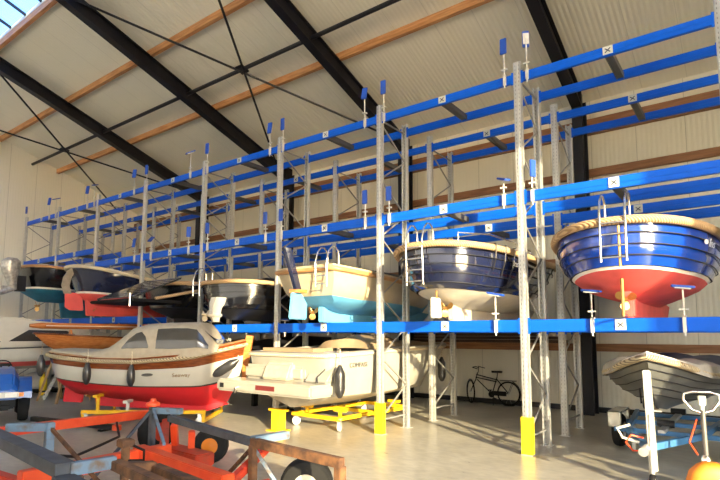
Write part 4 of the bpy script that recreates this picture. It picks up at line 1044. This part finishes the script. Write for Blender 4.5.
for x in (.3, 2.3): MB().bbox((x-.05, -.12, 0), (x+.05, .12, .04)).build('foot', 'black_plastic', t)

# orange pallet truck
t = thing('pallet_truck', 'orange hand pallet truck with black upright handle in front of the black tender', 'pallet truck', (-.55, 8.05, 0), math.radians(200))
for s in (-1, 1): MB().bbox((s*.2-.08, .12, .05), (s*.2+.08, 1.2, .12)).build('fork', 'jack_orange', t, bevel=.01)
rr = []
for z, w, d in ((.06, .27, .13), (.16, .27, .13), (.28, .23, .12), (.36, .15, .1), (.4, .08, .06)):
    rr.append([Vector((w*math.copysign(abs(math.cos(q*PI/12))**.6, math.cos(q*PI/12)), d*math.copysign(abs(math.sin(q*PI/12))**.6, math.sin(q*PI/12)), z)) for q in range(24)])
MB().loft(rr).build('pump_cover', 'jack_orange', t, smooth=True, angle=50)
MB().tube([(0, -.12, .3), (0, -.16, 1.02)], .03, 10).build('handle_shaft', 'tiegrey', t, smooth=True, angle=60)
MB().tube([(0, -.16, .98), (-.12, -.17, 1.02), (-.21, -.18, 1.14), (-.2, -.19, 1.22), (-.1, -.19, 1.25), (.1, -.19, 1.25), (.2, -.19, 1.22), (.21, -.18, 1.14), (.12, -.17, 1.02), (0, -.16, .98)], .016, 8).build('handle_loop', 'steel', t, smooth=True, angle=60)
MB().bbox((-.04, -.2, 1.08), (.04, -.14, 1.2)).bbox((-.02, -.19, 1.0), (.02, -.15, 1.08)).build('control_block', 'plate', t, bevel=.006)
MB().lathe([(.05, .12), (.06, .14), (.06, .42), (.035, .46)], (0, -.13, 0), (0, 0, 1), 14).build('hydraulic_pump', 'steel', t, smooth=True, angle=50)
for s in (-1, 1): wheel(t, (s*.07, -.14, .09), .09, .05, (1, 0, 0), 'steer_wheel', 'black_plastic', 'paint_red', 16)
for s in (-1, 1): wheel(t, (s*.2, 1.08, .04), .04, .1, (1, 0, 0), 'fork_roller', 'wheel_white', 'galv', 12)
MB().tube([(.1, -.1, .46), (.16, -.2, .6), (.06, -.2, .9)], .01, 6).build('control_rod', 'paint_red', t)

# red boat mover (U-shaped hydraulic trailer)
t = thing('boat_mover', 'red steel boat mover trailer with chunky tyres under the rusty cradle frame', 'trailer', (-7.4, 3.8, 0), math.radians(-2))
def W(x, y, z): return Vector((x+7.4, y-3.8, z))
MB().bar(W(-8.8, 1.6, .56), W(-8.85, 5.75, .56), .14, .14).build('long_beam', 'paint_red', t, bevel=.01)
MB().bar(W(-6.1, 2.4, .48), W(-6.2, 4.15, .48), .14, .16).build('long_beam', 'paint_red', t, bevel=.01)
MB().bar(W(-6.28, 3.78, .5), W(-4.25, 3.62, .5), .15, .18).build('cross_beam', 'paint_red', t, bevel=.01)
MB().bar(W(-8.85, 5.7, .5), W(-6.4, 4.2, .42), .12, .14).build('cross_beam', 'paint_red_worn', t, bevel=.01)
MB().bar(W(-8.8, 2.2, .38), W(-6.15, 2.5, .36), .12, .14).build('cross_beam', 'paint_red_worn', t, bevel=.01)
MB().bar(W(-4.42, 3.72, .42), W(-4.41, 4.3, .76), .10, .08).build('lift_arm', 'paint_red_worn', t, bevel=.01)
MB().bar(W(-4.1, 3.62, .42), W(-3.95, 3.92, .46), .16, .14).build('lift_arm', 'paint_red', t, bevel=.01)
k = MB(); k.bar(W(-6.95, 4.72, .28), W(-6.85, 4.62, .68), .09, .11); k.build('lift_arm', 'paint_red', t, bevel=.01)
k = MB(); k.bar(W(-6.6, 4.75, .28), W(-6.55, 4.72, .6), .09, .11); k.build('lift_arm', 'paint_red', t, bevel=.01)
MB().bbox(W(-7.0, 4.5, .18), W(-6.1, 4.8, .36)).build('pivot_block', 'paint_red_worn', t, bevel=.02)
def mover_wheel(x, y, r, w, ang, hm): wheel(t, W(x, y, r), r, w, (math.cos(ang), math.sin(ang), 0), 'wheel', 'rubber', hm, 26, .5)
mover_wheel(-4.15, 4.62, .3, .22, 2.2, 'deck'); mover_wheel(-6.9, 5.3, .27, .2, 2.3, 'jack_orange'); mover_wheel(-8.6, 2.3, .34, .24, .3, 'paint_red_worn'); mover_wheel(-8.3, 5.2, .34, .24, .2, 'paint_red_worn')
k = MB()
k.tube([W(-6.95, 3.0, .5), W(-7.2, 3.4, .38), W(-7.5, 3.9, .42), W(-8.2, 4.5, .36), W(-8.7, 4.7, .5)], .02, 6); k.build('hydraulic_hose', 'black_plastic', t, smooth=True, angle=60)
k = MB()
k.tube([W(-7.9, 2.2, .3), W(-7.4, 2.3, .2), W(-6.8, 2.2, .18), W(-6.2, 2.35, .3)], .03, 8); k.build('curved_fender_tube', 'paint_red', t, smooth=True, angle=60)
MB().bar(W(-7.9, 1.7, .42), W(-6.9, 2.1, .42), .1, .12).build('draw_tongue', 'paint_red', t, bevel=.01)
for sx_, sy_ in ((-6.1, 2.3), (-8.8, 1.7)): MB().bbox(W(sx_-.06, sy_-.06, 0), W(sx_+.06, sy_+.06, .45)).build('parking_leg', 'blacksteel', t)

# rusty cradle frame resting above the mover
A = math.radians(-5.4)
t = thing('cradle_frame', 'rusty grey steel cradle frame with braced posts standing over the red boat mover', 'steel frame', (-6.65, 3.2, 0), A)
ca, sa = math.cos(A), math.sin(A)
def Q(x, y, z):
    dx, dy = x+6.65, y-3.2
    return Vector((dx*ca+dy*sa, -dx*sa+dy*ca, z))
ZC_ = .9
def chan(name, p, q, m, hh=.11, ww=.13): return MB().bar(Q(*p), Q(*q), ww, hh).build(name, m, t, bevel=.006)
chan('front_rail', (-7.6, 2.33, .9), (-4.42, 2.02, .9), 'greysteel', .11, .15)
chan('rear_rail', (-6.32, 4.2, .86), (-4.32, 3.87, .84), 'greysteel', .08, .09)
chan('rear_rail', (-4.32, 3.87, .84), (-3.02, 3.76, .83), 'rust', .09, .08)
chan('side_link', (-4.42, 2.05, .9), (-4.38, 2.40, .9), 'palebluesteel', .10, .08)
chan('inner_rail', (-4.38, 2.40, .88), (-3.1, 2.22, .88), 'rust', .08, .09)
chan('inner_rail', (-4.30, 2.72, .8), (-3.2, 2.58, .8), 'rust', .07, .1)
chan('side_link', (-4.36, 2.4, .86), (-4.30, 2.72, .82), 'rust', .07, .1)
chan('front_rail', (-4.42, 2.0, .82), (-3.4, 1.88, .82), 'greysteel', .1, .16)
chan('side_link', (-6.95, 2.5, .9), (-6.62, 2.8, .9), 'palebluesteel', .09, .1)
chan('side_link', (-4.32, 3.87, .86), (-4.26, 4.32, .86), 'palebluesteel', .08, .1)
chan('side_link', (-6.9, 4.3, .9), (-6.5, 4.5, .9), 'palebluesteel', .08, .09)
def post(x, y, m, z0=0., z1=.9, w=.09):
    p = MB(); p.bar(Q(x, y, z0), Q(x, y, z1), w, w, up=(0, 1, 0)); p = p.build('post', m, t, bevel=.006)
    MB().box(Q(x, y, .006), (.18, .18, .012)).build('foot_plate', 'rust', p)
post(-6.9, 4.3, 'greysteel', .012, .98, .08); post(-6.62, 2.82, 'palebluesteel', .012, .95); post(-4.30, 3.86, 'rust', .012, .82, .075); post(-3.05, 3.77, 'rust', .012, .80, .085); post(-5.42, 3.08, 'rust', .012, .78, .07); post(-4.42, 2.1, 'rust', .012, .84, .1)
MB().lathe([(.09, 0), (.1, .02), (.09, .05), (.045, .07), (.04, .1), (.02, .11)], Q(-6.9, 4.3, .96), (0, 0, 1), 16).build('cap', 'paint_red', t, smooth=True, angle=50)
MB().box(Q(-5.42, 3.08, .82), (.16, .14, .08)).build('saddle_block', 'rust', t, bevel=.01)
def brace(p, q, m): MB().bar(Q(*p), Q(*q), .034, .034).build('brace', m, t)
brace((-6.9, 4.3, .93), (-6.85, 3.45, .12), 'greysteel'); brace((-6.9, 4.3, .93), (-5.87, 3.83, .635), 'palebluesteel'); 
brace((-4.3, 3.86, .80), (-5.5, 4.3, .05), 'rust'); brace((-4.3, 3.86, .80), (-3.94, 4.2, .05), 'palebluesteel'); brace((-6.62, 2.82, .9), (-5.45, 3.0, .25), 'rust')
MB().tube([Q(-5.36, 3.12, .80), Q(-5.2, 3.16, .76), Q(-5.2, 3.16, .66), Q(-5.38, 3.1, .64)], .014, 6).build('hose_loop', 'black_plastic', t, smooth=True, angle=60)
# ------------------------------------------------------------------ light
wd = bpy.data.worlds.new('World'); SC.world = wd; wd.use_nodes = True
nt = wd.node_tree; bg = nt.nodes['Background']
sky = nt.nodes.new('ShaderNodeTexSky'); sky.sky_type = 'NISHITA'; sky.sun_disc = False
sky.sun_elevation = math.radians(22); sky.sun_rotation = math.radians(123); sky.altitude = 10; sky.dust_density = .6
nt.links.new(sky.outputs[0], bg.inputs['Color']); bg.inputs['Strength'].default_value = .62
sun = bpy.data.lights.new('sun', 'SUN'); sun.energy = 7.4; sun.angle = math.radians(.6); sun.color = (1., .82, .50)
so = bpy.data.objects.new('sun', sun); COL.objects.link(so)
el, az = math.radians(14), math.radians(147)
d = Vector((math.cos(az)*math.cos(el), math.sin(az)*math.cos(el), -math.sin(el)))
so.rotation_euler = d.to_track_quat('-Z', 'Y').to_euler(); so.location = (14, -6, 9)
SC.cycles.max_bounces = 10; SC.cycles.diffuse_bounces = 6; SC.cycles.glossy_bounces = 4
SC.cycles.sample_clamp_indirect = 6
vs = SC.view_settings
vs.view_transform = 'Standard'; vs.look = 'None'; vs.gamma = 1; vs.use_curve_mapping = False; vs.exposure = 1.3
